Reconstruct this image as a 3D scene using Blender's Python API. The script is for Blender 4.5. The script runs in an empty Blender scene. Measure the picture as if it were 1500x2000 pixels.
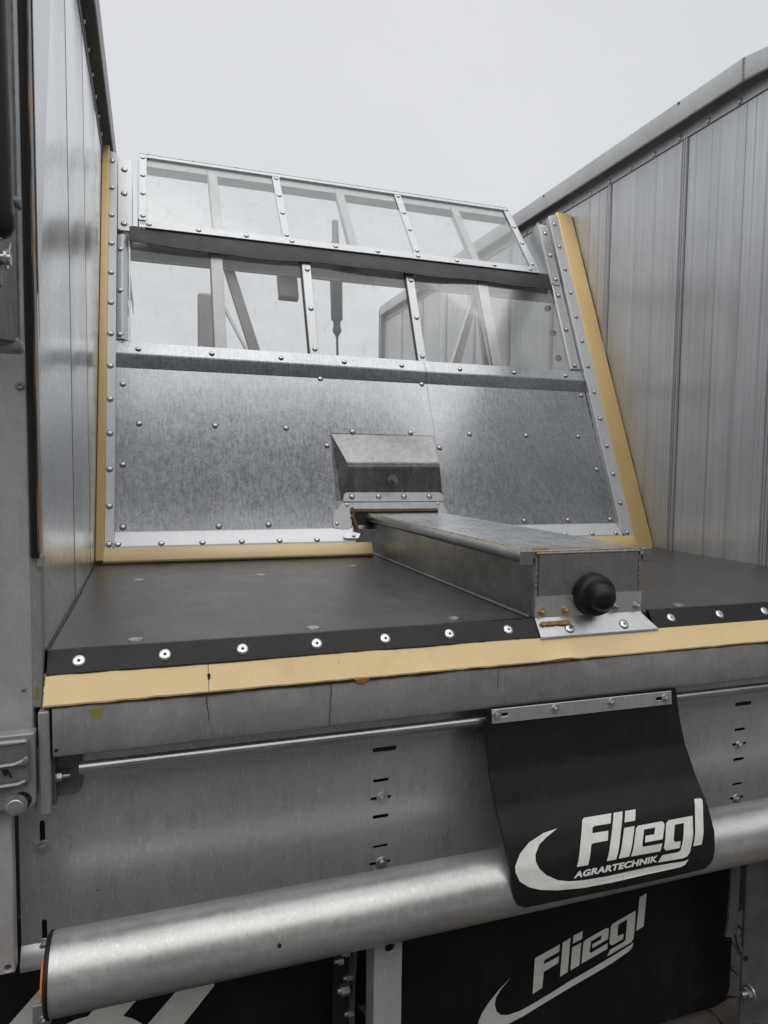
import bpy, bmesh, math, random
from mathutils import Vector, Matrix
random.seed(7)
scene = bpy.context.scene
C = scene.collection

# ------------------------------------------------------------------ camera
cam_d = bpy.data.cameras.new("camera")
cam = bpy.data.objects.new("camera", cam_d); C.objects.link(cam); scene.camera = cam
YAW, PIT, ROLL = math.radians(18.6900), math.radians(-3.8517), math.radians(0.716)
fw = Vector((math.sin(YAW)*math.cos(PIT), math.cos(YAW)*math.cos(PIT), math.sin(PIT)))
rt = Vector((math.cos(YAW), -math.sin(YAW), 0)); up = rt.cross(fw)
r2 = math.cos(ROLL)*rt + math.sin(ROLL)*up; u2 = -math.sin(ROLL)*rt + math.cos(ROLL)*up
mm = Matrix((r2, u2, -fw)).transposed().to_4x4(); mm.translation = Vector((0.2, -1.4504, 0.37))
cam.matrix_world = mm
cam_d.sensor_fit = 'VERTICAL'; cam_d.sensor_height = 36.0; cam_d.lens = 36*1339.6/2000
cam_d.clip_start = 0.02; cam_d.clip_end = 3000

# ------------------------------------------------------------------ world, sun, exposure
SUN_EL, SUN_AZ = math.radians(52), math.radians(195)      # azimuth of the sun measured from +Y clockwise
world = bpy.data.worlds.new("World"); scene.world = world; world.use_nodes = True
wn, wl = world.node_tree.nodes, world.node_tree.links
for n in list(wn): wn.remove(n)
sky = wn.new('ShaderNodeTexSky'); sky.sky_type = 'NISHITA'; sky.sun_disc = False
sky.sun_elevation = SUN_EL; sky.sun_rotation = SUN_AZ
tc = wn.new('ShaderNodeTexCoord')
nz = wn.new('ShaderNodeTexNoise'); nz.inputs['Scale'].default_value = 2.2; nz.inputs['Detail'].default_value = 5
wl.new(tc.outputs['Generated'], nz.inputs['Vector'])
cr = wn.new('ShaderNodeValToRGB')                          # pale, even cloud cover
cr.color_ramp.elements[0].position = 0.25; cr.color_ramp.elements[0].color = (6.7, 6.82, 7.02, 1)
cr.color_ramp.elements[1].position = 0.75; cr.color_ramp.elements[1].color = (7.55, 7.64, 7.82, 1)
wl.new(nz.outputs['Fac'], cr.inputs['Fac'])
sx_ = wn.new('ShaderNodeSeparateXYZ'); wl.new(tc.outputs['Generated'], sx_.inputs[0])
zr = wn.new('ShaderNodeMapRange'); zr.interpolation_type = 'SMOOTHSTEP'                    # overcast: brighter overhead
zr.inputs['From Min'].default_value = 0.58; zr.inputs['From Max'].default_value = 1.0; zr.inputs['To Min'].default_value = 1.0; zr.inputs['To Max'].default_value = 1.8
wl.new(sx_.outputs['Z'], zr.inputs['Value'])
mul = wn.new('ShaderNodeMixRGB'); mul.blend_type = 'MULTIPLY'; mul.inputs['Fac'].default_value = 1.0
wl.new(cr.outputs['Color'], mul.inputs['Color1']); wl.new(zr.outputs['Result'], mul.inputs['Color2'])
mx = wn.new('ShaderNodeMixRGB'); mx.inputs['Fac'].default_value = 0.95
wl.new(sky.outputs['Color'], mx.inputs['Color1']); wl.new(mul.outputs['Color'], mx.inputs['Color2'])
bg = wn.new('ShaderNodeBackground'); bg.inputs['Strength'].default_value = 0.10
wl.new(mx.outputs['Color'], bg.inputs['Color'])
wo = wn.new('ShaderNodeOutputWorld'); wl.new(bg.outputs['Background'], wo.inputs['Surface'])

sun_d = bpy.data.lights.new("sun", 'SUN'); sun_d.energy = 1.4; sun_d.angle = math.radians(90); sun_d.color = (1.0, 0.97, 0.93)
sun = bpy.data.objects.new("sun", sun_d); C.objects.link(sun)
sd = Vector((math.sin(SUN_AZ)*math.cos(SUN_EL), math.cos(SUN_AZ)*math.cos(SUN_EL), math.sin(SUN_EL)))
sun.rotation_euler = sd.to_track_quat('Z', 'Y').to_euler()

vs = scene.view_settings
vs.view_transform = 'Standard'; vs.look = 'None'; vs.exposure = 0.06; vs.gamma = 1.0; vs.use_curve_mapping = False

# ------------------------------------------------------------------ materials
def new_mat(name):
    m = bpy.data.materials.new(name); m.use_nodes = True
    nt = m.node_tree
    for n in list(nt.nodes): nt.nodes.remove(n)
    out = nt.nodes.new('ShaderNodeOutputMaterial')
    return m, nt, out

class G:
    """little node-graph writer"""
    def __init__(s, nt): s.nt = nt
    def n(s, t, **kw):
        x = s.nt.nodes.new(t)
        for k, v in kw.items(): setattr(x, k, v)
        return x
    def l(s, a, b): s.nt.links.new(a, b)
    def pos(s, sc=(1, 1, 1), rot=(0, 0, 0)):
        g = s.n('ShaderNodeNewGeometry'); mp = s.n('ShaderNodeMapping')
        mp.inputs['Scale'].default_value = sc; mp.inputs['Rotation'].default_value = rot
        s.l(g.outputs['Position'], mp.inputs['Vector']); return mp.outputs['Vector']
    def noise(s, v, scale, detail=4, rough=0.55, dist=0.0):
        x = s.n('ShaderNodeTexNoise'); x.inputs['Scale'].default_value = scale
        x.inputs['Detail'].default_value = detail; x.inputs['Roughness'].default_value = rough
        x.inputs['Distortion'].default_value = dist
        s.l(v, x.inputs['Vector']); return x.outputs['Fac']
    def ramp(s, f, stops):
        x = s.n('ShaderNodeValToRGB'); e = x.color_ramp.elements
        while len(e) < len(stops): e.new(0.5)
        for i, (p, c) in enumerate(stops):
            e[i].position = p
            e[i].color = (c, c, c, 1) if not hasattr(c, '__len__') else (*c, 1)
        s.l(f, x.inputs['Fac']); return x.outputs['Color']
    def mixc(s, f, a, b, mode='MIX'):
        x = s.n('ShaderNodeMixRGB', blend_type=mode)
        for k, v in (('Fac', f), ('Color1', a), ('Color2', b)):
            if hasattr(v, 'is_output'): s.l(v, x.inputs[k])
            elif k == 'Fac': x.inputs[k].default_value = v
            else: x.inputs[k].default_value = (*v, 1) if hasattr(v, '__len__') else (v, v, v, 1)
        return x.outputs['Color']
    def math(s, op, a, b=0.0):
        x = s.n('ShaderNodeMath', operation=op)
        for i, v in enumerate((a, b)):
            if hasattr(v, 'is_output'): s.l(v, x.inputs[i])
            else: x.inputs[i].default_value = v
        return x.outputs[0]
    def bump(s, h, strength, dist=0.001, prev=None):
        x = s.n('ShaderNodeBump'); x.inputs['Strength'].default_value = strength; x.inputs['Distance'].default_value = dist
        s.l(h, x.inputs['Height'])
        if prev is not None: s.l(prev, x.inputs['Normal'])
        return x.outputs['Normal']
    def bsdf(s, out, color, rough, metal=0.0, normal=None, spec=0.5, **kw):
        b = s.n('ShaderNodeBsdfPrincipled')
        for k, v in (('Base Color', color), ('Roughness', rough), ('Metallic', metal), ('Specular IOR Level', spec)):
            if hasattr(v, 'is_output'): s.l(v, b.inputs[k])
            elif hasattr(v, '__len__'): b.inputs[k].default_value = (*v, 1)
            else: b.inputs[k].default_value = v
        if normal is not None: s.l(normal, b.inputs['Normal'])
        for k, v in kw.items(): b.inputs[k].default_value = v
        if out is not None: s.l(b.outputs[0], out.inputs['Surface'])
        return b

def mat_galv(name, lo, hi, rlo, rhi, metal, spangle=26, streak=0.5, mottle=0.5, tint=(0.97, 0.99, 1.0), sx=(40, 40, 2.5), bumpk=0.25, dirt=0.0, fleck=0.35, drips=0.3, feather=0.38, gain=1.5):
    """zinc sheet: spangle crystals, long fine streaks, scratches and blotches"""
    m, nt, out = new_mat(name); g = G(nt)
    p = g.pos(); ps = g.pos(sx)
    wob = g.noise(p, 9, 3)
    pv = g.n('ShaderNodeVectorMath', operation='ADD'); g.l(g.pos((1, 1, 1)), pv.inputs[0])
    nv = g.n('ShaderNodeTexNoise'); nv.inputs['Scale'].default_value = 14; nv.inputs['Detail'].default_value = 3
    g.l(p, nv.inputs['Vector'])
    sc = g.n('ShaderNodeVectorMath', operation='SCALE'); g.l(nv.outputs['Color'], sc.inputs[0]); sc.inputs['Scale'].default_value = 0.06
    g.l(sc.outputs[0], pv.inputs[1])
    vo = g.n('ShaderNodeTexVoronoi'); vo.inputs['Scale'].default_value = spangle; vo.inputs['Randomness'].default_value = 1
    g.l(pv.outputs[0], vo.inputs['Vector'])
    sep = g.n('ShaderNodeSeparateColor'); g.l(vo.outputs['Color'], sep.inputs[0])
    sp = sep.outputs[0]
    st = g.noise(ps, 1.0, 5, 0.65)
    big = g.noise(p, 2.3, 5, 0.6, 0.4)
    fine = g.noise(p, 120, 3, 0.6)
    fea = g.noise(g.pos((1, 1, 0.7)), spangle*0.8, 4, 0.6, 2.2)      # feathery crystal edges
    f = g.math('ADD', g.math('MULTIPLY', sp, 0.10),
               g.math('ADD', g.math('MULTIPLY', st, streak), g.math('MULTIPLY', big, mottle)))
    f = g.math('ADD', f, g.math('ADD', g.math('MULTIPLY', fine, 0.15), g.math('MULTIPLY', fea, feather)))
    tot = 0.05 + 0.5*streak + 0.5*mottle + 0.075 + 0.5*feather
    f = g.math('ADD', g.math('MULTIPLY', g.math('SUBTRACT', f, tot), gain), 0.5)
    col = g.ramp(f, [(0.0, tuple(lo*t for t in tint)), (1.0, tuple(hi*t for t in tint))])
    # short bright scratches and dark drip marks running down
    scr = g.noise(g.pos((230, 160, 38), (0.0, 0.09, 0)), 1.0, 3, 0.5)
    col = g.mixc(g.ramp(scr, [(0.60, 0.0), (0.72, fleck)]), col, tuple(min(1, hi*1.35*t) for t in tint))
    drp = g.noise(g.pos((170, 120, 14)), 1.0, 3, 0.6)
    col = g.mixc(g.ramp(drp, [(0.26, drips), (0.40, 0.0)]), col, lo*0.5)
    if dirt > 0:
        dn = g.noise(p, 5.5, 6, 0.7)
        col = g.mixc(g.ramp(dn, [(0.50, 0.0), (0.75, dirt)]), col, (0.10, 0.09, 0.08))
    rg = g.ramp(g.math('ADD', g.math('MULTIPLY', sp, 0.2), g.math('ADD', g.math('MULTIPLY', fea, 0.2), g.math('MULTIPLY', st, 0.6))), [(0.3, rlo), (0.7, rhi)])
    h = g.math('ADD', g.math('MULTIPLY', st, 0.5), g.math('ADD', g.math('MULTIPLY', fine, 0.25), g.math('ADD', g.math('MULTIPLY', sp, 0.06), g.math('MULTIPLY', fea, 0.12))))
    nrm = g.bump(h, bumpk, 0.0012)
    nrm = g.bump(big, 0.35, 0.004, nrm)
    g.bsdf(out, col, rg, metal, nrm)
    return m

def mat_plank(name, base, rough, lines=True, klo=0.8, khi=1.12, metal=0.88):
    """extruded aluminium: long die lines, chatter marks, grey oxide smears"""
    m, nt, out = new_mat(name); g = G(nt)
    p = g.pos()
    l1 = g.noise(g.pos((3, 42, 0.25)), 1.0, 6, 0.7)
    l2 = g.noise(g.pos((3, 190, 0.5)), 1.0, 3, 0.6)
    big = g.noise(g.pos((1, 1.6, 1.0)), 2.2, 5, 0.62, 0.5)
    cha = g.noise(g.pos((3, 34, 150)), 1.0, 2, 0.5)
    chm = g.ramp(g.noise(g.pos((1, 7, 0.7)), 1.0, 2), [(0.52, 0.0), (0.62, 1.0)])
    f = g.math('ADD', g.math('MULTIPLY', l1, 0.55), g.math('ADD', g.math('MULTIPLY', l2, 0.2), g.math('MULTIPLY', big, 0.5)))
    col = g.ramp(f, [(0.40, tuple(base*klo*t for t in (0.975, 0.99, 1.01))), (0.85, tuple(min(.92, base*khi)*t for t in (0.975, 0.99, 1.01)))])
    drk = g.noise(g.pos((3, 60, 0.2)), 1.0, 2, 0.5)
    col = g.mixc(g.ramp(drk, [(0.28, 0.55 if lines else 0.1), (0.37, 0.0)]), col, base*0.45)
    scr = g.noise(g.pos((8, 12, 110), (0.25, 0, 0)), 1.0, 2)
    col = g.mixc(g.ramp(scr, [(0.72, 0.0), (0.80, 0.35)]), col, base*1.3)
    rg = g.ramp(g.math('ADD', g.math('MULTIPLY', l1, 0.6), g.math('MULTIPLY', big, 0.4)), [(0.3, rough*0.88), (0.7, rough*1.15)])
    h = g.math('ADD', g.math('MULTIPLY', l2, 0.5), g.math('MULTIPLY', l1, 0.6))
    h = g.math('ADD', h, g.math('MULTIPLY', g.math('MULTIPLY', cha, chm), 1.1 if lines else 0.1))
    nrm = g.bump(h, 0.22 if lines else 0.05, 0.0010)
    b_ = g.bsdf(out, col, rg, metal, nrm)
    tg = g.n('ShaderNodeCombineXYZ'); tg.inputs[1].default_value = 1.0
    b_.inputs['Anisotropic'].default_value = 0.75 if lines else 0.6; g.l(tg.outputs[0], b_.inputs['Tangent'])
    return m

def mat_plain(name, color, rough, metal=0.0, var=0.25, nscale=14, bumpk=0.15, spec=0.5, sx=(1, 1, 1)):
    m, nt, out = new_mat(name); g = G(nt)
    n1 = g.noise(g.pos(sx), nscale, 5, 0.6); n2 = g.noise(g.pos(), nscale*9, 3)
    a = tuple(c*(1-var) for c in color); b = tuple(min(1, c*(1+var)) for c in color)
    col = g.ramp(g.math('ADD', g.math('MULTIPLY', n1, 0.75), g.math('MULTIPLY', n2, 0.25)), [(0.3, a), (0.7, b)])
    rg = g.ramp(n1, [(0.3, max(0.03, rough*0.8)), (0.7, min(1, rough*1.2))])
    nrm = g.bump(n2, bumpk, 0.0012)
    g.bsdf(out, col, rg, metal, nrm, spec)
    return m

M = {}
M['push'] = mat_galv('spangled_zinc', 0.25, 0.58, 0.22, 0.33, 0.94, spangle=75, streak=1.0, mottle=0.9, tint=(0.955, 0.985, 1.025), sx=(120, 50, 5), bumpk=0.16, feather=0.15, fleck=0.22, drips=0.5, gain=1.0)
M['strip'] = mat_galv('bright_zinc', 0.44, 0.66, 0.30, 0.46, 0.72, spangle=60, streak=0.5, mottle=0.3, bumpk=0.15, fleck=0.3, drips=0.12)
M['bright'] = mat_galv('sky_lit_zinc', 0.60, 0.80, 0.30, 0.44, 0.35, spangle=60, streak=0.5, mottle=0.3, tint=(0.985, 0.995, 1.01), bumpk=0.12, fleck=0.2, drips=0.12, feather=0.2, gain=1.2)  # lit copy of the strip zinc, sky brightness put into the colour
M['dull'] = mat_galv('hot_dip_zinc', 0.20, 0.38, 0.40, 0.58, 0.28, spangle=22, streak=0.35, mottle=0.8, tint=(1.0, 0.99, 0.97), sx=(26, 26, 3), bumpk=0.22, dirt=0.25)
M['postz'] = mat_galv('pale_zinc', 0.32, 0.48, 0.42, 0.58, 0.15, spangle=22, streak=0.35, mottle=1.1, tint=(1.0, 0.995, 0.985), sx=(20, 20, 4), bumpk=0.2, dirt=0.4)
M['gate'] = mat_galv('gate_zinc', 0.16, 0.30, 0.45, 0.6, 0.3, spangle=24, streak=0.3, mottle=0.6, dirt=0.2)
M['railz'] = mat_galv('light_rail_zinc', 0.44, 0.66, 0.36, 0.52, 0.35, spangle=22, streak=0.3, mottle=0.8, tint=(0.985, 1.0, 0.995), sx=(20, 5, 20), bumpk=0.2, dirt=0.15)
M['panel'] = mat_galv('panel_zinc', 0.30, 0.54, 0.25, 0.36, 0.55, spangle=34, streak=0.6, mottle=0.6, tint=(0.99, 0.995, 0.99), sx=(60, 60, 10), bumpk=0.30, dirt=0.0, fleck=0.5, drips=0.12, feather=0.10, gain=1.0)
M['tube'] = mat_galv('tube_zinc', 0.38, 0.66, 0.32, 0.44, 0.72, spangle=44, streak=0.5, mottle=1.0, tint=(1.0, 0.99, 0.965), sx=(4, 30, 30), bumpk=0.25, fleck=0.4, dirt=0.12)
M['housing'] = mat_galv('worn_steel', 0.15, 0.42, 0.28, 0.45, 0.80, spangle=18, streak=0.6, mottle=0.9, tint=(0.98, 1.0, 1.0), sx=(20, 3, 20), bumpk=0.25, dirt=0.45)
M['boxtop'] = mat_galv('rubbed_steel', 0.60, 0.88, 0.22, 0.34, 0.85, spangle=18, streak=0.7, mottle=0.5, sx=(50, 1.5, 20), bumpk=0.2, dirt=0.15, fleck=0.1, drips=0.1, feather=0.15, gain=1.1)
nt = M['boxtop'].node_tree; g = G(nt); pb = next(n for n in nt.nodes if n.type == 'BSDF_PRINCIPLED')
old = pb.inputs['Base Color'].links[0].from_socket
sp_ = g.n('ShaderNodeSeparateXYZ'); g.l(g.pos(), sp_.inputs[0])
mr_ = g.n('ShaderNodeMapRange'); mr_.inputs['From Min'].default_value = 0.16; mr_.inputs['From Max'].default_value = 0.0; g.l(sp_.outputs[1], mr_.inputs['Value'])
ru = g.ramp(g.math('ADD', g.math('MULTIPLY', g.noise(g.pos((1, 2.5, 1)), 22, 6, 0.7), 0.7), g.math('MULTIPLY', mr_.outputs[0], 0.5)), [(0.56, 0.0), (0.92, 0.8)])
g.l(g.mixc(ru, old, (0.42, 0.24, 0.08)), pb.inputs['Base Color'])
M['endplate'] = mat_galv('grey_steel', 0.17, 0.31, 0.40, 0.55, 0.6, spangle=60, streak=0.3, mottle=0.6, tint=(1.0, 0.97, 0.95), sx=(20, 20, 4), bumpk=0.12)
M['plank_r'] = mat_plank('aluminium_plank', 0.68, 0.40, True, 0.70, 1.16, 0.55)
M['plank_l'] = mat_plank('smooth_aluminium_plank', 0.90, 0.27, False, 0.92, 1.03, 0.95)
M['trimplate'] = mat_plank('brushed_aluminium', 0.86, 0.42, False, 0.93, 1.03)
M['rivet'] = mat_plain('rivet_metal', (0.62, 0.63, 0.64), 0.30, 0.95, 0.12, 60, 0.05)
M['bolt'] = mat_plain('bolt_steel', (0.50, 0.50, 0.49), 0.34, 0.9, 0.2, 60, 0.1)
M['shiny'] = mat_plain('polished_bolt', (0.66, 0.66, 0.66), 0.22, 0.9, 0.12, 70, 0.25)
def mat_pu(name, c, rough):
    m, nt, out = new_mat(name); g = G(nt)
    n1 = g.noise(g.pos(), 4, 5, 0.6); sp = g.noise(g.pos((1, 1, 1)), 95, 2, 0.5); dr = g.noise(g.pos((75, 75, 7)), 1.0, 3, 0.55); gr = g.noise(g.pos(), 14, 6, 0.7)
    col = g.ramp(n1, [(0.3, tuple(k*0.93 for k in c)), (0.7, tuple(min(1, k*1.05) for k in c))])
    col = g.mixc(g.ramp(dr, [(0.64, 0.0), (0.80, 0.22)]), col, tuple(k*0.55 for k in c))
    col = g.mixc(g.ramp(gr, [(0.56, 0.0), (0.78, 0.25)]), col, (c[0]*0.5, c[1]*0.42, c[2]*0.3))
    col = g.mixc(g.ramp(sp, [(0.76, 0.0), (0.80, 0.7)]), col, (0.06, 0.03, 0.015))
    g.bsdf(out, col, g.ramp(n1, [(0.3, rough*0.8), (0.7, rough*1.25)]), 0.0, g.bump(gr, 0.12, 0.001))
    return m
M['yellow'] = mat_pu('yellow_polyurethane', (0.88, 0.68, 0.37), 0.34)
M['ochre'] = mat_pu('ochre_polyurethane', (0.90, 0.655, 0.29), 0.38)
M['black'] = mat_plain('black_plastic', (0.011, 0.011, 0.012), 0.40, 0.0, 0.25, 12, 0.10, 0.3)
M['rubber'] = mat_plain('black_rubber', (0.008, 0.008, 0.0085), 0.5, 0.0, 0.3, 9, 0.25, 0.25)
def mat_rubber(name, c):
    m, nt, out = new_mat(name); g = G(nt)
    du = g.noise(g.pos(), 6, 7, 0.72, 0.6); sp = g.noise(g.pos(), 130, 2, 0.5); st = g.noise(g.pos((40, 40, 3)), 1.0, 4, 0.6); big = g.noise(g.pos(), 2.0, 3)
    col = g.mixc(g.ramp(du, [(0.50, 0.0), (0.80, 0.3)]), c, (0.050, 0.047, 0.043))
    col = g.mixc(g.ramp(st, [(0.60, 0.0), (0.80, 0.2)]), col, (0.045, 0.043, 0.040))
    col = g.mixc(g.ramp(sp, [(0.72, 0.0), (0.80, 0.6)]), col, (0.075, 0.070, 0.064))
    h = g.math('ADD', big, g.math('MULTIPLY', sp, 0.02))
    g.bsdf(out, col, g.ramp(du, [(0.3, 0.38), (0.7, 0.66)]), 0.0, g.bump(h, 0.4, 0.02), 0.3)
    return m
M['rubber'] = mat_rubber('dusty_rubber', (0.0075, 0.0075, 0.008))
M['lip'] = mat_plain('dark_rubber_lip', (0.020, 0.019, 0.023), 0.5, 0.0, 0.12, 9, 0.1)
M['darksteel'] = mat_plain('dark_steel', (0.16, 0.16, 0.16), 0.45, 0.5, 0.35, 12, 0.2)
M['rod'] = mat_plain('rod_steel', (0.34, 0.335, 0.33), 0.30, 0.9, 0.3, 20, 0.15, sx=(0.3, 1, 1))
M['arm'] = mat_galv('dark_arm_steel', 0.13, 0.30, 0.32, 0.5, 0.6, spangle=20, streak=0.5, mottle=0.9, tint=(0.98, 0.98, 1.02), sx=(30, 30, 4), dirt=0.3)
M['void'] = mat_plain('void_black', (0.012, 0.012, 0.012), 0.8, 0.0, 0.3, 9, 0.1)
m, nt, out = new_mat('white_print'); g = G(nt)
n1 = g.noise(g.pos(), 18, 6, 0.7); n2 = g.noise(g.pos((140, 140, 60)), 1.0, 3, 0.6)
col = g.ramp(n1, [(0.3, (0.64, 0.63, 0.59)), (0.7, (0.78, 0.775, 0.745))])
col = g.mixc(g.ramp(n2, [(0.66, 0.0), (0.74, 0.55)]), col, (0.22, 0.21, 0.19))
g.bsdf(out, col, 0.5, 0.0, None, 0.4); M['print'] = m
M['orange'] = mat_plain('orange_reflector', (0.80, 0.20, 0.01), 0.2, 0.0, 0.1, 30, 0.02)
M['glue'] = mat_plain('brown_sealant', (0.26, 0.12, 0.03), 0.35, 0.0, 0.45, 22, 0.5)
M['ochrebead'] = mat_plain('yellowed_sealant', (0.42, 0.33, 0.15), 0.5, 0.0, 0.5, 40, 0.3)
M['rust'] = mat_plain('rusty_sealant', (0.16, 0.075, 0.03), 0.55, 0.0, 0.6, 30, 0.6)
M['olive'] = mat_plain('olive_paint', (0.30, 0.26, 0.04), 0.5, 0.0, 0.25, 30, 0.2)
M['paver'] = mat_plain('brown_grey_paver', (0.095, 0.080, 0.070), 0.85, 0.0, 0.25, 22, 0.5)
M['ground'] = mat_plain('yard_concrete', (0.24, 0.23, 0.215), 0.9, 0.0, 0.25, 1.2, 0.4)
M['mark'] = mat_plain('tar_and_groove_shade', (0.020, 0.018, 0.016), 0.5, 0.0, 0.2, 30, 0.1)
M['seam'] = mat_plain('seam_shade_grey', (0.09, 0.088, 0.085), 0.5, 0.0, 0.5, 9, 0.1)  # stands for the shade in the seam grooves
M['drip_contact'] = mat_plain('drip_and_contact_shade', (0.075, 0.071, 0.065), 0.5, 0.0, 0.5, 60, 0.1)  # drip marks, also the painted contact shade round rivets
M['brass'] = mat_plain('yellow_zinc_bolt', (0.55, 0.42, 0.20), 0.36, 0.85, 0.25, 60, 0.1)

# load floor: dark sheet with rubbed bands along the travel direction
m, nt, out = new_mat('dark_floor_sheet'); g = G(nt)
a = g.noise(g.pos((9, 0.35, 1)), 1.0, 5, 0.65); b = g.noise(g.pos(), 3.0, 5, 0.6); c_ = g.noise(g.pos((160, 5, 1)), 1.0, 3)
f = g.math('ADD', g.math('MULTIPLY', a, 0.6), g.math('ADD', g.math('MULTIPLY', b, 0.4), g.math('MULTIPLY', c_, 0.15)))
col = g.ramp(f, [(0.35, (0.034, 0.033, 0.035)), (0.75, (0.072, 0.070, 0.072))])
s1 = g.noise(g.pos((220, 6, 1), (0, 0, 0.12)), 1.0, 2, 0.5); s2 = g.noise(g.pos((14, 190, 1), (0, 0, 0.5)), 1.0, 2, 0.5); du = g.noise(g.pos(), 7, 6, 0.7)
col = g.mixc(g.ramp(s1, [(0.66, 0.0), (0.76, 0.45)]), col, (0.20, 0.19, 0.185))
col = g.mixc(g.ramp(s2, [(0.70, 0.0), (0.78, 0.40)]), col, (0.02, 0.02, 0.02))
col = g.mixc(g.ramp(du, [(0.52, 0.0), (0.80, 0.35)]), col, (0.17, 0.16, 0.15))
rg = g.ramp(g.math('ADD', g.math('MULTIPLY', f, 0.5), g.math('MULTIPLY', du, 0.5)), [(0.35, 0.20), (0.65, 0.42)])
g.bsdf(out, col, rg, 0.0, g.bump(c_, 0.05, 0.001), 0.5); M['floor'] = m

# clear plastic sheet: mostly see-through, a little milky, with wipe streaks and drops
m, nt, out = new_mat('clear_plastic_sheet'); g = G(nt)
p = g.pos()
sm = g.noise(g.pos((4, 4, 7), (0.3, 0.4, 0.5)), 1.0, 5, 0.6); dr = g.noise(g.pos((90, 60, 50)), 1.0, 2)
wipe = g.noise(g.pos((30, 20, 5), (0, 0.6, 0)), 1.0, 4, 0.6)
tr = g.n('ShaderNodeBsdfTransparent'); tr.inputs['Color'].default_value = (0.988, 0.992, 0.99, 1)
di = g.n('ShaderNodeBsdfDiffuse'); di.inputs['Color'].default_value = (0.62, 0.63, 0.61, 1)
tl = g.n('ShaderNodeBsdfTranslucent'); tl.inputs['Color'].default_value = (0.90, 0.905, 0.89, 1)
ml = g.n('ShaderNodeMixShader'); ml.inputs[0].default_value = 0.8; g.l(di.outputs[0], ml.inputs[1]); g.l(tl.outputs[0], ml.inputs[2])
fac = g.math('ADD', g.ramp(sm, [(0.3, 0.07), (0.8, 0.15)]), g.math('MULTIPLY', g.ramp(wipe, [(0.58, 0.0), (0.75, 1.0)]), 0.08))
dm = g.ramp(dr, [(0.735, 0.0), (0.76, 0.25)])
fac = g.math('MINIMUM', g.math('ADD', fac, dm), 0.8)
m1 = g.n('ShaderNodeMixShader'); g.l(fac, m1.inputs[0]); g.l(tr.outputs[0], m1.inputs[1]); g.l(ml.outputs[0], m1.inputs[2])
gl = g.n('ShaderNodeBsdfGlossy'); gl.inputs['Roughness'].default_value = 0.12
fr = g.n('ShaderNodeFresnel'); fr.inputs['IOR'].default_value = 1.45
m2 = g.n('ShaderNodeMixShader'); g.l(g.math('MULTIPLY', fr.outputs[0], 0.35), m2.inputs[0]); g.l(m1.outputs[0], m2.inputs[1]); g.l(gl.outputs[0], m2.inputs[2])
g.l(m2.outputs[0], out.inputs['Surface']); M['pane'] = m

# ------------------------------------------------------------------ object helpers
WL = {}
def thing(name, label, cat, loc=(0, 0, 0), group=None):
    o = bpy.data.objects.new(name, None); C.objects.link(o); o.location = loc; o.empty_display_size = 0.1
    WL[o.name] = Vector(loc); o['label'] = label; o['category'] = cat
    if group: o['group'] = group
    return o
def link_mesh(name, me, loc, parent, label=None):
    o = bpy.data.objects.new(name, me); C.objects.link(o)
    WL[o.name] = Vector(loc)
    if parent is not None:
        o.parent = parent; o.location = Vector(loc) - WL[parent.name]
    else: o.location = loc
    if label: o['label'] = label
    return o
def finish(name, bm, mat, parent, label=None, smooth=35, bevel=0.0, segs=1):
    bmesh.ops.remove_doubles(bm, verts=bm.verts, dist=1e-6)
    if bevel > 0 and smooth == 35: smooth = 14
    if bevel > 0:
        es = [e for e in bm.edges if len(e.link_faces) == 2 and e.calc_face_angle(0) > math.radians(30)]
        bmesh.ops.bevel(bm, geom=es, offset=bevel, segments=segs, affect='EDGES', clamp_overlap=True, profile=0.6)
    bmesh.ops.recalc_face_normals(bm, faces=bm.faces)
    vs_ = [v.co for v in bm.verts]
    lo = Vector([min(v[i] for v in vs_) for i in range(3)]); hi = Vector([max(v[i] for v in vs_) for i in range(3)])
    cc = (lo+hi)/2
    for v in bm.verts: v.co -= cc
    me = bpy.data.meshes.new(name); bm.to_mesh(me); bm.free()
    me.materials.append(M[mat])
    for pl in me.polygons: pl.use_smooth = True
    me.set_sharp_from_angle(angle=math.radians(smooth))
    return link_mesh(name, me, cc, parent, label)

def TH_(): return math.atan(0.43)
TH = TH_(); YB = 1.2395
EU = Vector((1, 0, 0)); EV = Vector((0, math.sin(TH), math.cos(TH))); EN = Vector((0, -math.cos(TH), math.sin(TH)))
def P(u, v, n=0.0): return Vector((0, YB, 0)) + EU*u + EV*v + EN*n
def frame(o, x, y, z): return lambda a, b, c=0.0: o + x*a + y*b + z*c
# top panel leans further back
TT = math.atan(0.8)
T0 = P(0, 1.53, 0.0)
TV = Vector((0, math.sin(TT), math.cos(TT))); TN = Vector((0, -math.cos(TT), math.sin(TT)))
def T(u, v, n=0.0): return T0 + EU*u + TV*v + TN*n
ID = lambda a, b, c=0.0: Vector((a, b, c))
XZ = lambda y: (lambda a, b, c=0.0: Vector((a, y - c, b)))      # a=x, b=z, c=towards the camera

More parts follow.
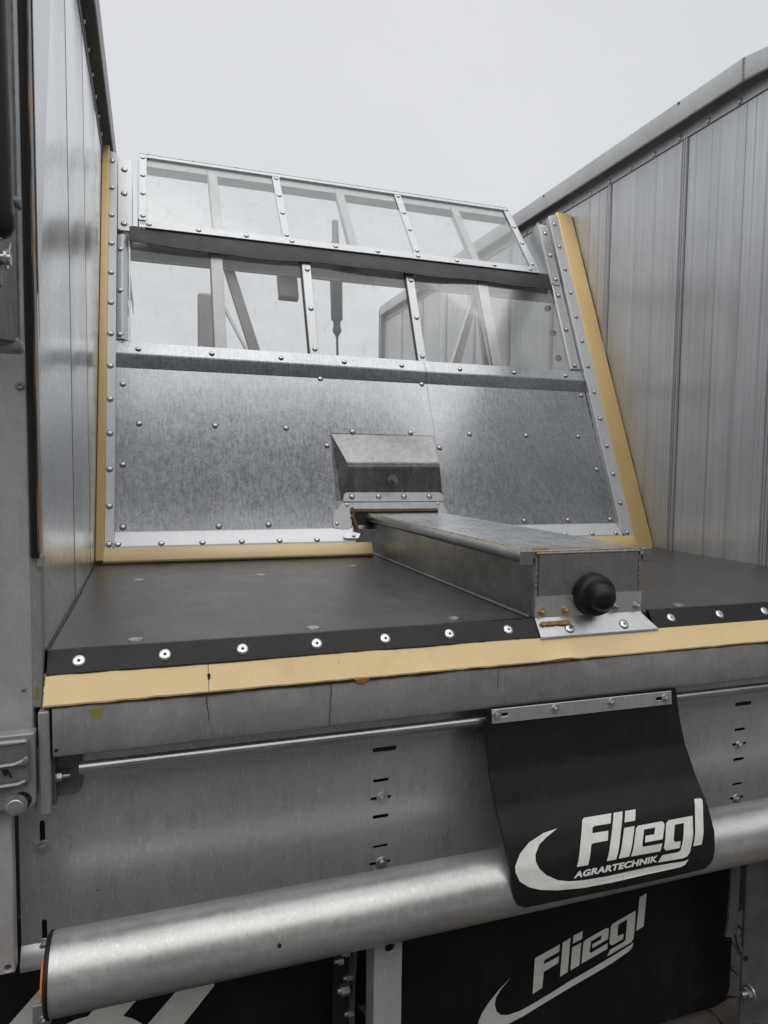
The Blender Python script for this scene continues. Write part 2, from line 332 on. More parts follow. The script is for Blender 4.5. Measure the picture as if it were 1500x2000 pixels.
def add_box(bm, f, a0, a1, b0, b1, c0, c1):
    v = [bm.verts.new(f(a, b, c)) for c in (c0, c1) for (a, b) in ((a0, b0), (a1, b0), (a1, b1), (a0, b1))]
    for q in ((3, 2, 1, 0), (4, 5, 6, 7), (0, 1, 5, 4), (1, 2, 6, 5), (2, 3, 7, 6), (3, 0, 4, 7)):
        bm.faces.new([v[i] for i in q])
def box(name, f, a0, a1, b0, b1, c0, c1, mat, parent, bevel=0.0015, **kw):
    bm = bmesh.new(); add_box(bm, f, a0, a1, b0, b1, c0, c1); return finish(name, bm, mat, parent, bevel=bevel, **kw)
def add_prism(bm, f, pts, c0, c1):
    lo = [bm.verts.new(f(a, b, c0)) for a, b in pts]; hi = [bm.verts.new(f(a, b, c1)) for a, b in pts]
    n = len(pts)
    bm.faces.new(lo[::-1]); bm.faces.new(hi)
    for i in range(n): bm.faces.new((lo[i], lo[(i+1) % n], hi[(i+1) % n], hi[i]))
def prism(name, f, pts, c0, c1, mat, parent, bevel=0.001, **kw):
    bm = bmesh.new(); add_prism(bm, f, pts, c0, c1); return finish(name, bm, mat, parent, bevel=bevel, **kw)
def profile(name, pts, x0, x1, mat, parent, closed=True, nx=1, bevel=0.0, wave=None, f=None, **kw):
    """extrude a (b, c) profile along the first axis"""
    if f is None: f = lambda a, b, c: Vector((a, b, c))
    bm = bmesh.new(); rows = []
    for i in range(nx+1):
        a = x0 + (x1-x0)*i/nx
        rows.append([bm.verts.new(f(a, *(wave(a, j, p) if wave else p))) for j, p in enumerate(pts)])
    n = len(pts)
    for i in range(nx):
        for j in range(n if closed else n-1):
            k = (j+1) % n
            bm.faces.new((rows[i][j], rows[i][k], rows[i+1][k], rows[i+1][j]))
    if closed:
        bm.faces.new(rows[0][::-1]); bm.faces.new(rows[-1])
    return finish(name, bm, mat, parent, bevel=bevel, **kw)
def sheet_profile(pts, t):
    """give an open profile line a thickness t to its left"""
    off = []
    for i, p in enumerate(pts):
        a = Vector(pts[max(0, i-1)]); b = Vector(pts[min(len(pts)-1, i+1)]); d = (b-a).normalized()
        off.append((p[0]-d.y*t, p[1]+d.x*t))
    return list(pts) + off[::-1]
def add_cyl(bm, p0, p1, r0, r1=None, seg=20, cap=True):
    r1 = r0 if r1 is None else r1
    p0, p1 = Vector(p0), Vector(p1); d = (p1-p0).normalized()
    x = d.orthogonal().normalized(); y = d.cross(x)
    ra = [bm.verts.new(p0 + (x*math.cos(t)+y*math.sin(t))*r0) for t in [2*math.pi*i/seg for i in range(seg)]]
    rb = [bm.verts.new(p1 + (x*math.cos(t)+y*math.sin(t))*r1) for t in [2*math.pi*i/seg for i in range(seg)]]
    for i in range(seg): bm.faces.new((ra[i], ra[(i+1) % seg], rb[(i+1) % seg], rb[i]))
    if cap: bm.faces.new(ra[::-1]); bm.faces.new(rb)
def cyl(name, p0, p1, r, mat, parent, seg=24, r1=None, bevel=0.0, **kw):
    bm = bmesh.new(); add_cyl(bm, p0, p1, r, r1, seg); return finish(name, bm, mat, parent, bevel=bevel, **kw)
def add_lathe(bm, o, axis, prof, seg=20):
    o = Vector(o); d = Vector(axis).normalized(); x = d.orthogonal().normalized(); y = d.cross(x)
    prev = None
    for (r, h) in prof:
        if r < 1e-6: ring = [bm.verts.new(o+d*h)]
        else: ring = [bm.verts.new(o+d*h+(x*math.cos(t)+y*math.sin(t))*r) for t in [2*math.pi*i/seg for i in range(seg)]]
        if prev:
            for i in range(seg):
                j = (i+1) % seg
                if len(prev) == 1 and len(ring) == 1: continue
                if len(ring) == 1: bm.faces.new((prev[i], prev[j], ring[0]))
                elif len(prev) == 1: bm.faces.new((prev[0], ring[j], ring[i]))
                else: bm.faces.new((prev[i], prev[j], ring[j], ring[i]))
        prev = ring
def lathe(name, o, axis, prof, mat, parent, seg=24, **kw):
    bm = bmesh.new(); add_lathe(bm, o, axis, prof, seg); return finish(name, bm, mat, parent, **kw)

def stamp_mesh(name, builder, mat, ring=0.0):
    bm = bmesh.new(); builder(bm)
    bmesh.ops.recalc_face_normals(bm, faces=bm.faces)
    me = bpy.data.meshes.new(name); bm.to_mesh(me); bm.free(); me.materials.append(M[mat])
    if ring: me.materials.append(M['drip_contact'])
    for pl in me.polygons:
        pl.use_smooth = True
        if ring and all(me.vertices[i].co.z < 0.0005 for i in pl.vertices): pl.material_index = 1  # base ring painted dark: contact shade and dirt; bolt recess shade too
    me.set_sharp_from_angle(angle=math.radians(38)); return me
def b_rivet(bm): add_lathe(bm, (0, 0, 0), (0, 0, 1), [(0.0112, 0.0), (0.0108, 0.0004), (0.0092, 0.0004), (0.0092, 0.0012), (0.0086, 0.0030), (0.0068, 0.0048), (0.0042, 0.0058), (0.0026, 0.0060), (0.0022, 0.0050), (0, 0.0048)], 14)
def b_small(bm): add_lathe(bm, (0, 0, 0), (0, 0, 1), [(0.0076, 0), (0.0074, 0.0012), (0.0060, 0.0034), (0.0034, 0.0044), (0, 0.0046)], 12)
def b_cup(bm): add_lathe(bm, (0, 0, 0), (0, 0, 1), [(0.0152, 0.0), (0.0148, 0.0004), (0.0135, 0.0004), (0.0134, 0.0008), (0.0120, 0.0019), (0.0085, 0.0027), (0.0042, 0.0030), (0.0032, 0.0004), (0.0015, 0.0003), (0, 0.0003)], 20)
def b_flat(bm): add_lathe(bm, (0, 0, 0), (0, 0, 1), [(0.0150, 0), (0.0145, 0.0014), (0.0080, 0.0014), (0.0062, 0.0006), (0, 0.0006)], 20)
def add_hex(bm, r, h0, h1):
    pts = [(r*math.cos(math.pi/3*i), r*math.sin(math.pi/3*i)) for i in range(6)]
    add_prism(bm, ID, pts, h0, h1)
def b_hex(bm):
    add_lathe(bm, (0, 0, 0), (0, 0, 1), [(0.0155, 0), (0.0155, 0.0018), (0.0150, 0.0024), (0.0088, 0.0024)], 22)
    add_hex(bm, 0.0092, 0.0020, 0.0085)
    add_lathe(bm, (0, 0, 0), (0, 0, 1), [(0.0074, 0.0085), (0.0068, 0.0093), (0, 0.0096)], 18)
def b_hexn(bm):
    add_lathe(bm, (0, 0, 0), (0, 0, 1), [(0.0112, 0), (0.0112, 0.0016), (0.0070, 0.0018)], 20)
    add_hex(bm, 0.0092, 0.0012, 0.0080)
    add_lathe(bm, (0, 0, 0), (0, 0, 1), [(0.0052, 0.0078), (0.0052, 0.0135), (0.0044, 0.0145), (0, 0.0145)], 14)
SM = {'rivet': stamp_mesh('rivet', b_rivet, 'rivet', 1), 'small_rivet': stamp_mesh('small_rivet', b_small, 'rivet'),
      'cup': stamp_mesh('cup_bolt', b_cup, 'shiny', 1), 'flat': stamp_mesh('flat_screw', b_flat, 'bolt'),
      'hex': stamp_mesh('hex_bolt', b_hex, 'bolt'), 'stud': stamp_mesh('stud_nut', b_hexn, 'bolt'), 'ystud': stamp_mesh('brass_stud', b_hexn, 'brass')}
def stamp(kind, name, loc, normal, parent, spin=None, scale=1.0):
    if kind == 'rivet': scale *= 1.12
    o = link_mesh(name, SM[kind], loc, parent)
    q = Vector(normal).to_track_quat('Z', 'Y')
    o.rotation_euler = (q @ Matrix.Rotation(random.uniform(0, 6.28) if spin is None else spin, 3, 'Z').to_quaternion()).to_euler()
    if scale != 1.0: o.scale = (scale,)*3
    return o
def holed(name, f, outer, holes, c0, c1, mat, parent, bevel=0.0, **kw):
    """flat plate with real holes: 2D curve fill, extruded"""
    cu = bpy.data.curves.new('tmp', 'CURVE'); cu.dimensions = '2D'; cu.fill_mode = 'BOTH'
    for pts in [outer] + holes:
        s = cu.splines.new('POLY'); s.points.add(len(pts)-1); s.use_cyclic_u = True
        for q, (a, b) in zip(s.points, pts): q.co = (a, b, 0, 1)
    cu.extrude = (c1-c0)/2
    ob = bpy.data.objects.new('tmp', cu); C.objects.link(ob)
    me = bpy.data.meshes.new_from_object(ob)
    bpy.data.objects.remove(ob); bpy.data.curves.remove(cu)
    bm = bmesh.new(); bm.from_mesh(me); bpy.data.meshes.remove(me)
    for v in bm.verts: v.co = f(v.co.x, v.co.y, v.co.z + (c0+c1)/2)
    return finish(name, bm, mat, parent, bevel=bevel, **kw)
def slot(cx, cy, w, h, seg=6):
    r = min(w, h)/2; out = []
    if w >= h:
        for sx, a0 in ((1, -90), (-1, 90)):
            for i in range(seg+1):
                a = math.radians(a0+180*i/seg); out.append((cx+sx*(w/2-r)+r*math.cos(a), cy+r*math.sin(a)))
    else:
        for sy, a0 in ((1, 0), (-1, 180)):
            for i in range(seg+1):
                a = math.radians(a0+180*i/seg); out.append((cx+r*math.cos(a), cy+sy*(h/2-r)+r*math.sin(a)))
    return out
def rrect(a0, a1, b0, b1, r, corners=(1, 1, 1, 1), seg=5):
    """corners: lower-left, lower-right, upper-right, upper-left"""
    out = []
    for k, (cx, cy, a) in enumerate(((a0, b0, 180), (a1, b0, 270), (a1, b1, 0), (a0, b1, 90))):
        if not corners[k]: out.append((cx, cy)); continue
        ox = cx + (r if cx == a0 else -r); oy = cy + (r if cy == b0 else -r)
        for i in range(seg+1):
            t = math.radians(a+90*i/seg); out.append((ox+r*math.cos(t), oy+r*math.sin(t)))
    return out

XR = 2.461       # inner face of the right wall; the left one is x = 0
# ------------------------------------------------------------------ ground
GZ = -1.32
bm = bmesh.new(); s = 600
vv = [bm.verts.new((x, y, GZ-0.06)) for x, y in ((-s, -s), (s, -s), (s, s), (-s, s))]; bm.faces.new(vv)
ground = finish('ground', bm, 'ground', None); ground['kind'] = 'structure'
# zigzag pavers where the yard shows past the mud flap
pave = link_mesh('pavement', bpy.data.meshes.new('pavement'), (0, 0, GZ), None)
bm = bmesh.new(); add_box(bm, ID, -1.0, 4.2, -2.2, 2.6, -0.055, -0.012); bm.to_mesh(pave.data); bm.free()
pave.data.materials.append(M['mark']); pave['kind'] = 'structure'
bm = bmesh.new()
z_ = [(-0.10, -0.055), (-0.05, -0.075), (0.0, -0.045), (0.05, -0.075), (0.10, -0.045), (0.115, 0.0), (0.10, 0.05), (0.05, 0.030), (0.0, 0.055), (-0.05, 0.030), (-0.10, 0.05), (-0.085, 0.0)]
add_prism(bm, ID, z_, -0.05, 0.0)
bmesh.ops.bevel(bm, geom=[e for e in bm.edges if all(abs(v.co.z) < 1e-6 for v in e.verts)], offset=0.006, segments=1, affect='EDGES')
pm = bpy.data.meshes.new('paver'); bm.to_mesh(pm); bm.free(); pm.materials.append(M['paver'])
for i in range(13):
    for j in range(10):
        o = link_mesh('paver', pm, (0.9 + i*0.207, -0.55 + j*0.112, GZ + random.uniform(-0.003, 0.003)), pave)
        o.rotation_euler = (random.uniform(-.01, .01), random.uniform(-.01, .01), random.uniform(-.02, .02))

# ------------------------------------------------------------------ unseen hall added behind the camera, darkens what the steel mirrors
M['cladding'] = mat_plain('grey_cladding', (0.16, 0.157, 0.15), 0.6, 0.0, 0.15, 0.8, 0.1, sx=(1, 1, 0.1))
def hall(label, x0, x1, h, y):
    t = thing('added_hall', label, 'hall', ((x0+x1)/2, y, GZ), group='added halls out of view')
    pts = [(x0, y)]; k = x0; pr = []
    while k < x1 - 0.3:                                     # trapezoid cladding
        pr += [(k, y), (k+0.10, y), (k+0.13, y+0.04), (k+0.20, y+0.04), (k+0.23, y)]; k += 0.25
    pr += [(x1, y), (x1, y-12), (x0, y-12)]
    prism('wall', ID, pr, GZ-0.05, h, 'cladding', t, bevel=0)
    prism('roof', lambda a, b, c: Vector((c, a, b)), [(y+0.4, h+0.01), (y+0.4, h+0.15), (y-6, h+0.7), (y-12.4, h+0.15), (y-12.4, h+0.01)], x0-0.3, x1+0.3, 'ground', t, bevel=0)
hall('long grey clad hall added out of view behind the camera to darken reflections', -30, 34, 6.2, -10.5)

# raised tailgate, hinged at the rail ends: it is what the push wall and the tube mirror
def tailgate():
    t = thing('tailgate', 'raised galvanized tailgate hinged high above the open trailer end, mirrored in the push wall', 'tailgate', (1.23, -0.25, 1.42))
    H = Vector((0, -0.25, 1.42)); A = math.radians(76)
    gv = Vector((0, -math.cos(A), math.sin(A))); gn = Vector((0, -math.sin(A), -math.cos(A)))    # gn: outer face
    f = lambda a, b, c=0.0: H + Vector((a, 0, 0)) + gv*b + gn*c
    x0, x1, L = 0.02, 2.44, 2.20
    box('gate_sheet', f, x0+0.05, x1-0.05, 0.05, L-0.05, 0.0, 0.003, 'gate', t, bevel=0)
    for (a0, a1, b0, b1) in ((x0, x1, 0, 0.06), (x0, x1, L-0.06, L), (x0, x0+0.06, 0.061, L-0.061), (x1-0.06, x1, 0.061, L-0.061)):
        box('gate_rail', f, a0, a1, b0, b1, -0.03, 0.05, 'gate', t, bevel=0.002)
    for k in range(4): box('gate_rib', f, 0.45+0.5*k, 0.50+0.5*k, 0.062, L-0.062, 0.0035, 0.05, 'gate', t, bevel=0.002)
    for x in (0.05, 2.41): box('lift_link', ID, x-0.02, x+0.02, -0.27, 0.05, 1.95, 2.02, 'gate', t, bevel=0.003)
    for x in (0.25, 2.21): cyl('hinge_pin', f(x-0.06, -0.02, 0.03), f(x+0.06, -0.02, 0.03), 0.016, 'bolt', t, 14)
tailgate_builder = tailgate

# ------------------------------------------------------------------ side walls
def plank_profile(y0, y1, side, flat):
    """cross-section in (depth from inner face, y): ribs beside the seam, shallow V lines between"""
    jg = 0.011 if flat else 0.0015
    pts = [(0.004, y0), (0.0, y0+jg)] if flat else [(0.0, y0+0.0015)]
    if not flat:
        d = 0.009
        pts += [(-d, y0+0.003), (-d, y0+0.009), (0, y0+0.012), (0, y0+0.020), (-d*0.7, y0+0.0225), (-d*0.7, y0+0.0265), (0, y0+0.029)]
        k = [0.05, 0.075, 0.118, 0.162, 0.185, 0.232, 0.29, 0.325, 0.368, 0.43, 0.455]
        for q in k:
            yy = y0 + q*(y1-y0)/0.52
            pts += [(0, yy-0.0010), (0.0004+0.0010*((q*977) % 1.0), yy), (0, yy+0.0010)]
        pts += [(0, y1-0.012), (-d, y1-0.009), (-d, y1-0.003)]
    pts += [(0, y1-jg), (0.004, y1), (0.030, y1), (0.030, y0)] if flat else [(0, y1-0.0015), (0.030, y1-0.0015), (0.030, y0+0.0015)]
    return pts
def make_wall(xw, sgn, ztop, mat, flat, seams, name, label):
    t = thing(name, label, 'wall', (xw, 0, 0))
    for y0, y1 in zip(seams, seams[1:]):
        prof = plank_profile(y0, y1, sgn, flat)
        bm = bmesh.new()
        z0, z1 = -0.10, ztop
        lo = [bm.verts.new((xw + sgn*d, y, z0)) for d, y in prof]; hi = [bm.verts.new((xw + sgn*d, y, z1)) for d, y in prof]
        n = len(prof)
        for i in range(n): bm.faces.new((lo[i], lo[(i+1) % n], hi[(i+1) % n], hi[i]))
        bm.faces.new(lo[::-1]); bm.faces.new(hi)
        finish('plank', bm, mat, t, smooth=20)
    # dark backing behind the joints
    box('wall_backing', ID, *(sorted((xw+sgn*0.031, xw+sgn*0.05))), seams[0]+0.002, seams[-1]-0.002, -0.10, ztop, 'void', t, bevel=0)
    return t
yl = [0.002, 0.555, 1.045] + [1.565+0.52*i for i in range(9)]
left = make_wall(0.0, -1, 1.752, 'plank_l', True, yl, 'side_wall', 'smooth bright aluminium side wall with a dark top rail, on the left beside the black door seal')
yr = [-0.44, 0.078, 0.597, 1.105, 1.640] + [2.16+0.52*i for i in range(6)] + [5.25]
right = make_wall(XR, 1, 1.832, 'plank_r', False, yr, 'side_wall', 'ribbed grey aluminium side wall under a cranked galvanized top rail, on the right')
prism('corner_plate', lambda a, b, c: Vector((c, a, b)), [(0.001, 0.60), (0.004, 0.66), (0.061, 0.828), (0.155, 1.09), (0.25, 1.36), (0.30, 1.49), (0.37, 1.748), (0.001, 1.748)], 0.0004, 0.0026, 'trimplate', left, bevel=0.0006)
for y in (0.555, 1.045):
    box('groove_shade', ID, -0.0045, -0.0002, y-0.009, y+0.009, -0.10, 1.750, 'mark', left, bevel=0)  # dark strip paints the shade in the plank groove
for y in yr[1:-1]:
    for dy in (-0.0135, 0.0155):
        box('groove_shade', ID, XR-0.0006, XR+0.001, y+dy-0.0016, y+dy+0.0016, -0.09, 1.83, 'seam', right, bevel=0)  # grey strips paint the shade of the grooves beside the ribs
# left top rail: flange with rivets, box rail above it
fl = box('rail_flange', ID, -0.03, 0.004, 0.002, 5.7, 1.756, 1.832, 'dull', left, bevel=0.001)
for i in range(12): stamp('rivet', 'rivet', (0.004, 0.74+0.1605*i, 1.794), (1, 0, 0), fl)
prism('top_rail', lambda a, b, c: Vector((a, c, b)), [(0.046, 1.803), (0.046, 1.925), (0.040, 1.931), (-0.055, 1.931), (-0.055, 1.838), (-0.045, 1.838), (-0.045, 1.922), (0.041, 1.922), (0.041, 1.801)], 0.002, 5.7, 'dull', left, bevel=0.0008)
# orange sealant along the front edge of the left wall
bm = bmesh.new(); N = 40; ra = []
for i in range(N+1):
    z = 0.20 + 1.5*i/N; w = 0.0035 + 0.003*random.random() + 0.002*math.sin(i*0.9)
    ra.append([bm.verts.new(q) for q in ((-0.010, -0.0335, z), (-0.002-0.001, -0.036-w*0.3, z), (-0.003+w*0.28, -0.031-w*0.2, z), (-0.002+w*0.18, -0.004, z), (-0.010, -0.004, z))])
for i in range(N):
    for j in range(5): bm.faces.new((ra[i][j], ra[i][(j+1) % 5], ra[i+1][(j+1) % 5], ra[i+1][j]))
bm.faces.new(ra[0][::-1]); bm.faces.new(ra[-1])
finish('sealant_bead', bm, 'glue', left)
prism('door_seal', lambda a, b, c: Vector((a, b, c)), [(-0.0175, -0.012), (-0.0175, -0.030), (-0.014, -0.0375), (-0.007, -0.0395), (-0.0018, -0.036), (-0.0018, -0.012)], 0.190, 1.75, 'rubber', left, bevel=0.0008)
box('seal_end_clip', ID, -0.006, 0.0035, -0.034, 0.0005, 0.172, 0.193, 'dull', left, bevel=0.001)
box('edge_trim', ID, -0.028, -0.001, -0.0295, 0.0005, -0.098, 1.75, 'dull', left, bevel=0.0015)
# right rail
fl = box('rail_flange', ID, XR-0.004, XR+0.03, -0.44, 5.25, 1.838, 1.882, 'strip', right, bevel=0.001)
for i in range(16): stamp('rivet', 'rivet', (XR-0.004, 0.48+0.1665*i, 1.852), (-1, 0, 0), fl)
xi = XR-0.066
def rail_sec(y):
    dz = 0.0 if y >= 0.742 else (0.742-y)*0.19
    l = dz*0.55
    return [(xi+0.010, 1.884-l), (xi+0.003, 1.884-l), (xi, 1.888-l), (xi-0.001, 1.972-dz), (xi+0.006, 1.978-dz), (XR+0.06, 1.978-dz), (XR+0.06, 1.884-l), (XR+0.02, 1.884-l), (XR+0.02, 1.966-dz), (xi+0.010, 1.966-dz)]
bm = bmesh.new(); rows = [[bm.verts.new((x, y, z)) for x, z in rail_sec(y)] for y in (-0.44, 0.2, 0.742, 0.7425, 5.25)]
for a, b in zip(rows, rows[1:]):
    for j in range(10): bm.faces.new((a[j], a[(j+1) % 10], b[(j+1) % 10], b[j]))
bm.faces.new(rows[0][::-1]); bm.faces.new(rows[-1])
rail = finish('top_rail', bm, 'railz', right, bevel=0.002, smooth=28)
bm = bmesh.new()                               # weld across the crank
for i in range(9):
    z = 1.89+0.0095*i
    add_lathe(bm, (xi-0.0005, 0.742+random.uniform(-.002, .002), z), (-1, 0, 0), [(0.0065, -0.001), (0.0055, 0.0018), (0.003, 0.003), (0, 0.0034)], 8)
finish('weld_seam', bm, 'dull', rail)
for (y, z) in ((1.09, 1.965), (2.18, 1.962)):
    cyl('rail_hole', (xi-0.0014, y, z), (xi+0.004, y, z), 0.007, 'void', right, 14)
# far end post of the right wall
box('end_post', ID, XR-0.05, XR+0.05, 5.255, 5.33, -0.1, 1.96, 'dull', right)

# ------------------------------------------------------------------ trailer bed: floor, edge, rear beam
bed = thing('trailer_bed', 'dark trailer load floor with bolted black edge and yellow bar above the grey rear beam', 'trailer', (1.23, 0, 0))
fs = box('floor_sheet', ID, 0.004, XR-0.002, 0.003, 5.3, -0.012, 0.0, 'floor', bed, bevel=0.001)
box('underfloor', ID, -0.03, XR+0.03, 0.07, 5.3, -0.19, -0.014, 'void', bed, bevel=0)
box('light_block', ID, -0.4, 2.9, 0.55, 0.62, GZ-0.02, -0.195, 'void', bed, bevel=0)  # added dark box down to the ground, keeps light out under the trailer
for (x, y) in ((0.164, 0.056), (0.544, 0.058), (0.895, 0.064), (0.543, 0.84), (0.158, 0.835), (1.561, 0.05), (0.90, 0.97), (1.95, 0.06), (1.60, 0.85), (1.95, 0.86)):
    lathe('screw_washer', (x, y, 0.0), (0, 0, 1), [(0.024, 0), (0.021, 0.0004), (0.018, 0.0004), (0.0155, 0.0001)], 'floor', fs)
    stamp('flat', 'floor_screw', (x, y, 0.0004), (0, 0, 1), fs)
# black edge strip on the chamfer: top lip over the floor, face sloping down
EY, EZ = -0.030, -0.037
for (x0, x1) in ((0.004, 1.0865), (1.419, XR-0.002)):
    es = profile('edge_strip', [(0.010, 0.0035), (-0.0015, 0.0035), (EY, EZ), (EY+0.012, EZ-0.004), (0.002, -0.006), (0.010, -0.004)], x0, x1, 'black', bed, nx=1, bevel=0.0012)
    xs = [0.061, 0.221, 0.376, 0.535, 0.692, 0.849, 1.002] if x0 < 1 else [1.48, 1.64, 1.797, 1.955, 2.11]
    for x in xs: stamp('cup', 'edge_bolt', (x, -0.0165, -0.0165), (0, -0.79, 0.61), es, scale=0.86)
# yellow bumper bars, butted at x = 0.305, with a worn lower edge
def ybar(x0, x1):
    prof = [(EY-0.001, EZ-0.001), (-0.0495, -0.084), (-0.0515, -0.0885), (-0.050, -0.0925), (-0.044, -0.0935), (-0.010, -0.0935), (-0.010, EZ-0.001)]
    rnd = random.Random(int(x0*100)+3); nx = max(8, int((x1-x0)/0.02))
    jit = [rnd.uniform(-1, 1) for _ in range(nx+2)]
    def wave(a, j, p):
        if j in (2, 3, 4):
            k = jit[int((a-x0)/(x1-x0)*nx)]
            return (p[0], p[1]+0.0010*k + (0.004*max(0, 1-abs(a-1.14)/0.05) if x0 > 0.2 else 0))
        return p
    return profile('bumper_bar', prof, x0, x1, 'yellow', bed, nx=nx, wave=wave)
ybar(0.000, 0.3040); ybar(0.3052, XR-0.004)
bm = bmesh.new(); add_prism(bm, XZ(-0.0415), [(0.302, -0.055), (0.308, -0.056), (0.307, -0.072), (0.3035, -0.070)], 0, 0.0015)
finish('joint_stain', bm, 'mark', bed)
# rear beam: folded face, slightly rounded lower edge
beam = profile('rear_beam', sheet_profile([(-0.030, -0.0965), (-0.0445, -0.0985), (-0.0455, -0.104), (-0.0455, -0.182), (-0.043, -0.189), (-0.036, -0.193), (0.045, -0.194)], -0.003), 0.016, XR-0.01, 'dull', bed, smooth=22)
def drip(pts, w, mat='drip_contact'):
    bm = bmesh.new(); f = XZ(-0.0485)
    for (a, b), (c, d) in zip(pts, pts[1:]):
        add_prism(bm, f, [(a-w, b), (c-w*0.8, d), (c+w*0.8, d), (a+w, b)], 0.0, 0.0006)
    return finish('drip_mark', bm, mat, beam)
drip([(0.300, -0.100), (0.301, -0.122), (0.304, -0.136), (0.3035, -0.152)], 0.0012)
drip([(0.559, -0.1), (0.560, -0.118), (0.5575, -0.135), (0.5590, -0.150), (0.5560, -0.166), (0.5565, -0.188)], 0.0012)
drip([(0.960, -0.1), (0.9608, -0.118), (0.9600, -0.145)], 0.0006)
prism('paint_chip', XZ(-0.0485), [(0.079, -0.1045), (0.108, -0.104), (0.104, -0.112), (0.100, -0.122), (0.088, -0.123), (0.086, -0.113)], 0.0, 0.0006, 'olive', beam, bevel=0)
prism('glue_blob', XZ(-0.0485), [(0.610, -0.092), (0.648, -0.090), (0.640, -0.099), (0.630, -0.103), (0.618, -0.101)], 0.0, 0.004, 'glue', beam)
prism('glue_blob', XZ(-0.0487), [(1.075, -0.090), (1.16, -0.0875), (1.155, -0.0935), (1.13, -0.0955), (1.10, -0.094), (1.085, -0.097)], 0.0, 0.004, 'rust', beam)
cyl('beam_hole', XZ(-0.0485)(0.0220, -0.178, 0.0006), XZ(-0.0485)(0.0220, -0.178, -0.002), 0.0035, 'void', beam, 14)
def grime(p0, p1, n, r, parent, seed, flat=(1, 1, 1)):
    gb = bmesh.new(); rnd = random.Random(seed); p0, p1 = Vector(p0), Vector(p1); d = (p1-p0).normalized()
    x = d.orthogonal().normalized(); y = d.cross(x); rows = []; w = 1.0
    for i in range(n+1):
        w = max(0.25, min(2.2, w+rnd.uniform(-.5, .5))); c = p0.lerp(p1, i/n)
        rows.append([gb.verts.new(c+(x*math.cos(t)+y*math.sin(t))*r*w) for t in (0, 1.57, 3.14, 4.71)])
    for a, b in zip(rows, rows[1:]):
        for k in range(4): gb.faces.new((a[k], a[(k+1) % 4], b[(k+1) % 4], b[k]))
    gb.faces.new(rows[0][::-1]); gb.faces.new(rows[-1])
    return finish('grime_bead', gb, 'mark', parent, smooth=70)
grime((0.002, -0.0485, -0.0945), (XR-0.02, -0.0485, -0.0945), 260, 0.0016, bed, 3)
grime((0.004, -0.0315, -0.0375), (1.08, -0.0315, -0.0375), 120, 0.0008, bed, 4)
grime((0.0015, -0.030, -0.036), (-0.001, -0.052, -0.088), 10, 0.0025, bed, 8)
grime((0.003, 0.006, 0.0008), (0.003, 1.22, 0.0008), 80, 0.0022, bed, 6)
# end slab and its dark recess with the rod bracket
box('end_slab', ID, -0.008, 0.011, -0.0515, 0.02, -0.3005, -0.1005, 'dull', bed, bevel=0.0025)
rb = prism('rod_bracket', XZ(0.016), rrect(0.0115, 0.060, -0.296, -0.196, 0.018, (0, 1, 0, 0)), 0.0, 0.004, 'darksteel', bed, bevel=0.0012)
box('bracket_web', ID, 0.0115, 0.016, -0.022, 0.012, -0.297, -0.196, 'darksteel', rb, bevel=0.001)
bm = bmesh.new(); add_lathe(bm, (0.016, -0.004, -0.2485), (1, 0, 0), [(0.012, 0), (0.012, 0.002), (0.006, 0.0022)], 20)
hexp = [(0.0088*math.cos(math.pi/3*i), 0.0088*math.sin(math.pi/3*i)) for i in range(6)]
add_prism(bm, lambda a, b, c: Vector((0.016+c, -0.004+a, -0.2485+b)), hexp, 0.0022, 0.010)
add_cyl(bm, (0.026, -0.004, -0.2485), (0.0405, -0.004, -0.2485), 0.0044, None, 14)
finish('stud_nut', bm, 'bolt', rb)
cyl('guide_rod', (0.060, -0.028, -0.2265), (2.40, -0.028, -0.2265), 0.0120, 'rod', bed, 24)
box('beam_back', ID, 0.012, XR-0.01, 0.034, 0.06, -0.30, -0.1955, 'void', bed, bevel=0)

# ------------------------------------------------------------------ rear cover panel with slots
rp = thing('rear_panel', 'galvanized cover panel with rows of slots and washered bolts, behind the round bumper tube', 'panel', (1.2, 0.03, -0.45))
holes = []
for cx in (0.702, 1.779):
    holes += [slot(cx+0.008, -0.2918, 0.060, 0.011), slot(cx, -0.3660, 0.040, 0.008), slot(cx, -0.4085, 0.052, 0.008), slot(cx, -0.4535, 0.040, 0.009), slot(cx, -0.5262, 0.038, 0.007), slot(cx, -0.567, 0.052, 0.008)]
holes += [slot(-0.0162, -0.374, 0.010, 0.050), slot(-0.0162, -0.582, 0.010, 0.050), slot(0.0847, -0.515, 0.004, 0.0042)]
holed('panel_sheet', XZ(0.03), [(-0.0585, -0.606), (2.45, -0.606), (2.45, -0.20), (-0.0585, -0.20)], holes, -0.003, 0.0, 'panel', rp)
profile('bottom_lip', sheet_profile([(0.0305, -0.6055), (0.0255, -0.612), (0.010, -0.632), (0.012, -0.645), (0.040, -0.652)], -0.003), -0.0585, 2.45, 'strip', rp, smooth=50)
for (x, z) in ((0.7045, -0.4085), (0.7055, -0.567), (1.7785, -0.4125), (1.7785, -0.570), (-0.0158, -0.404), (-0.0175, -0.610)):
    stamp('hex', 'panel_bolt', (x, 0.0298, z), (0, -1, 0), rp, scale=0.9)
box('panel_backing', ID, -0.05, 2.45, 0.075, 0.085, -0.62, -0.20, 'void', rp, bevel=0)  # added dark sheet, stands for the shaded interior behind the slots

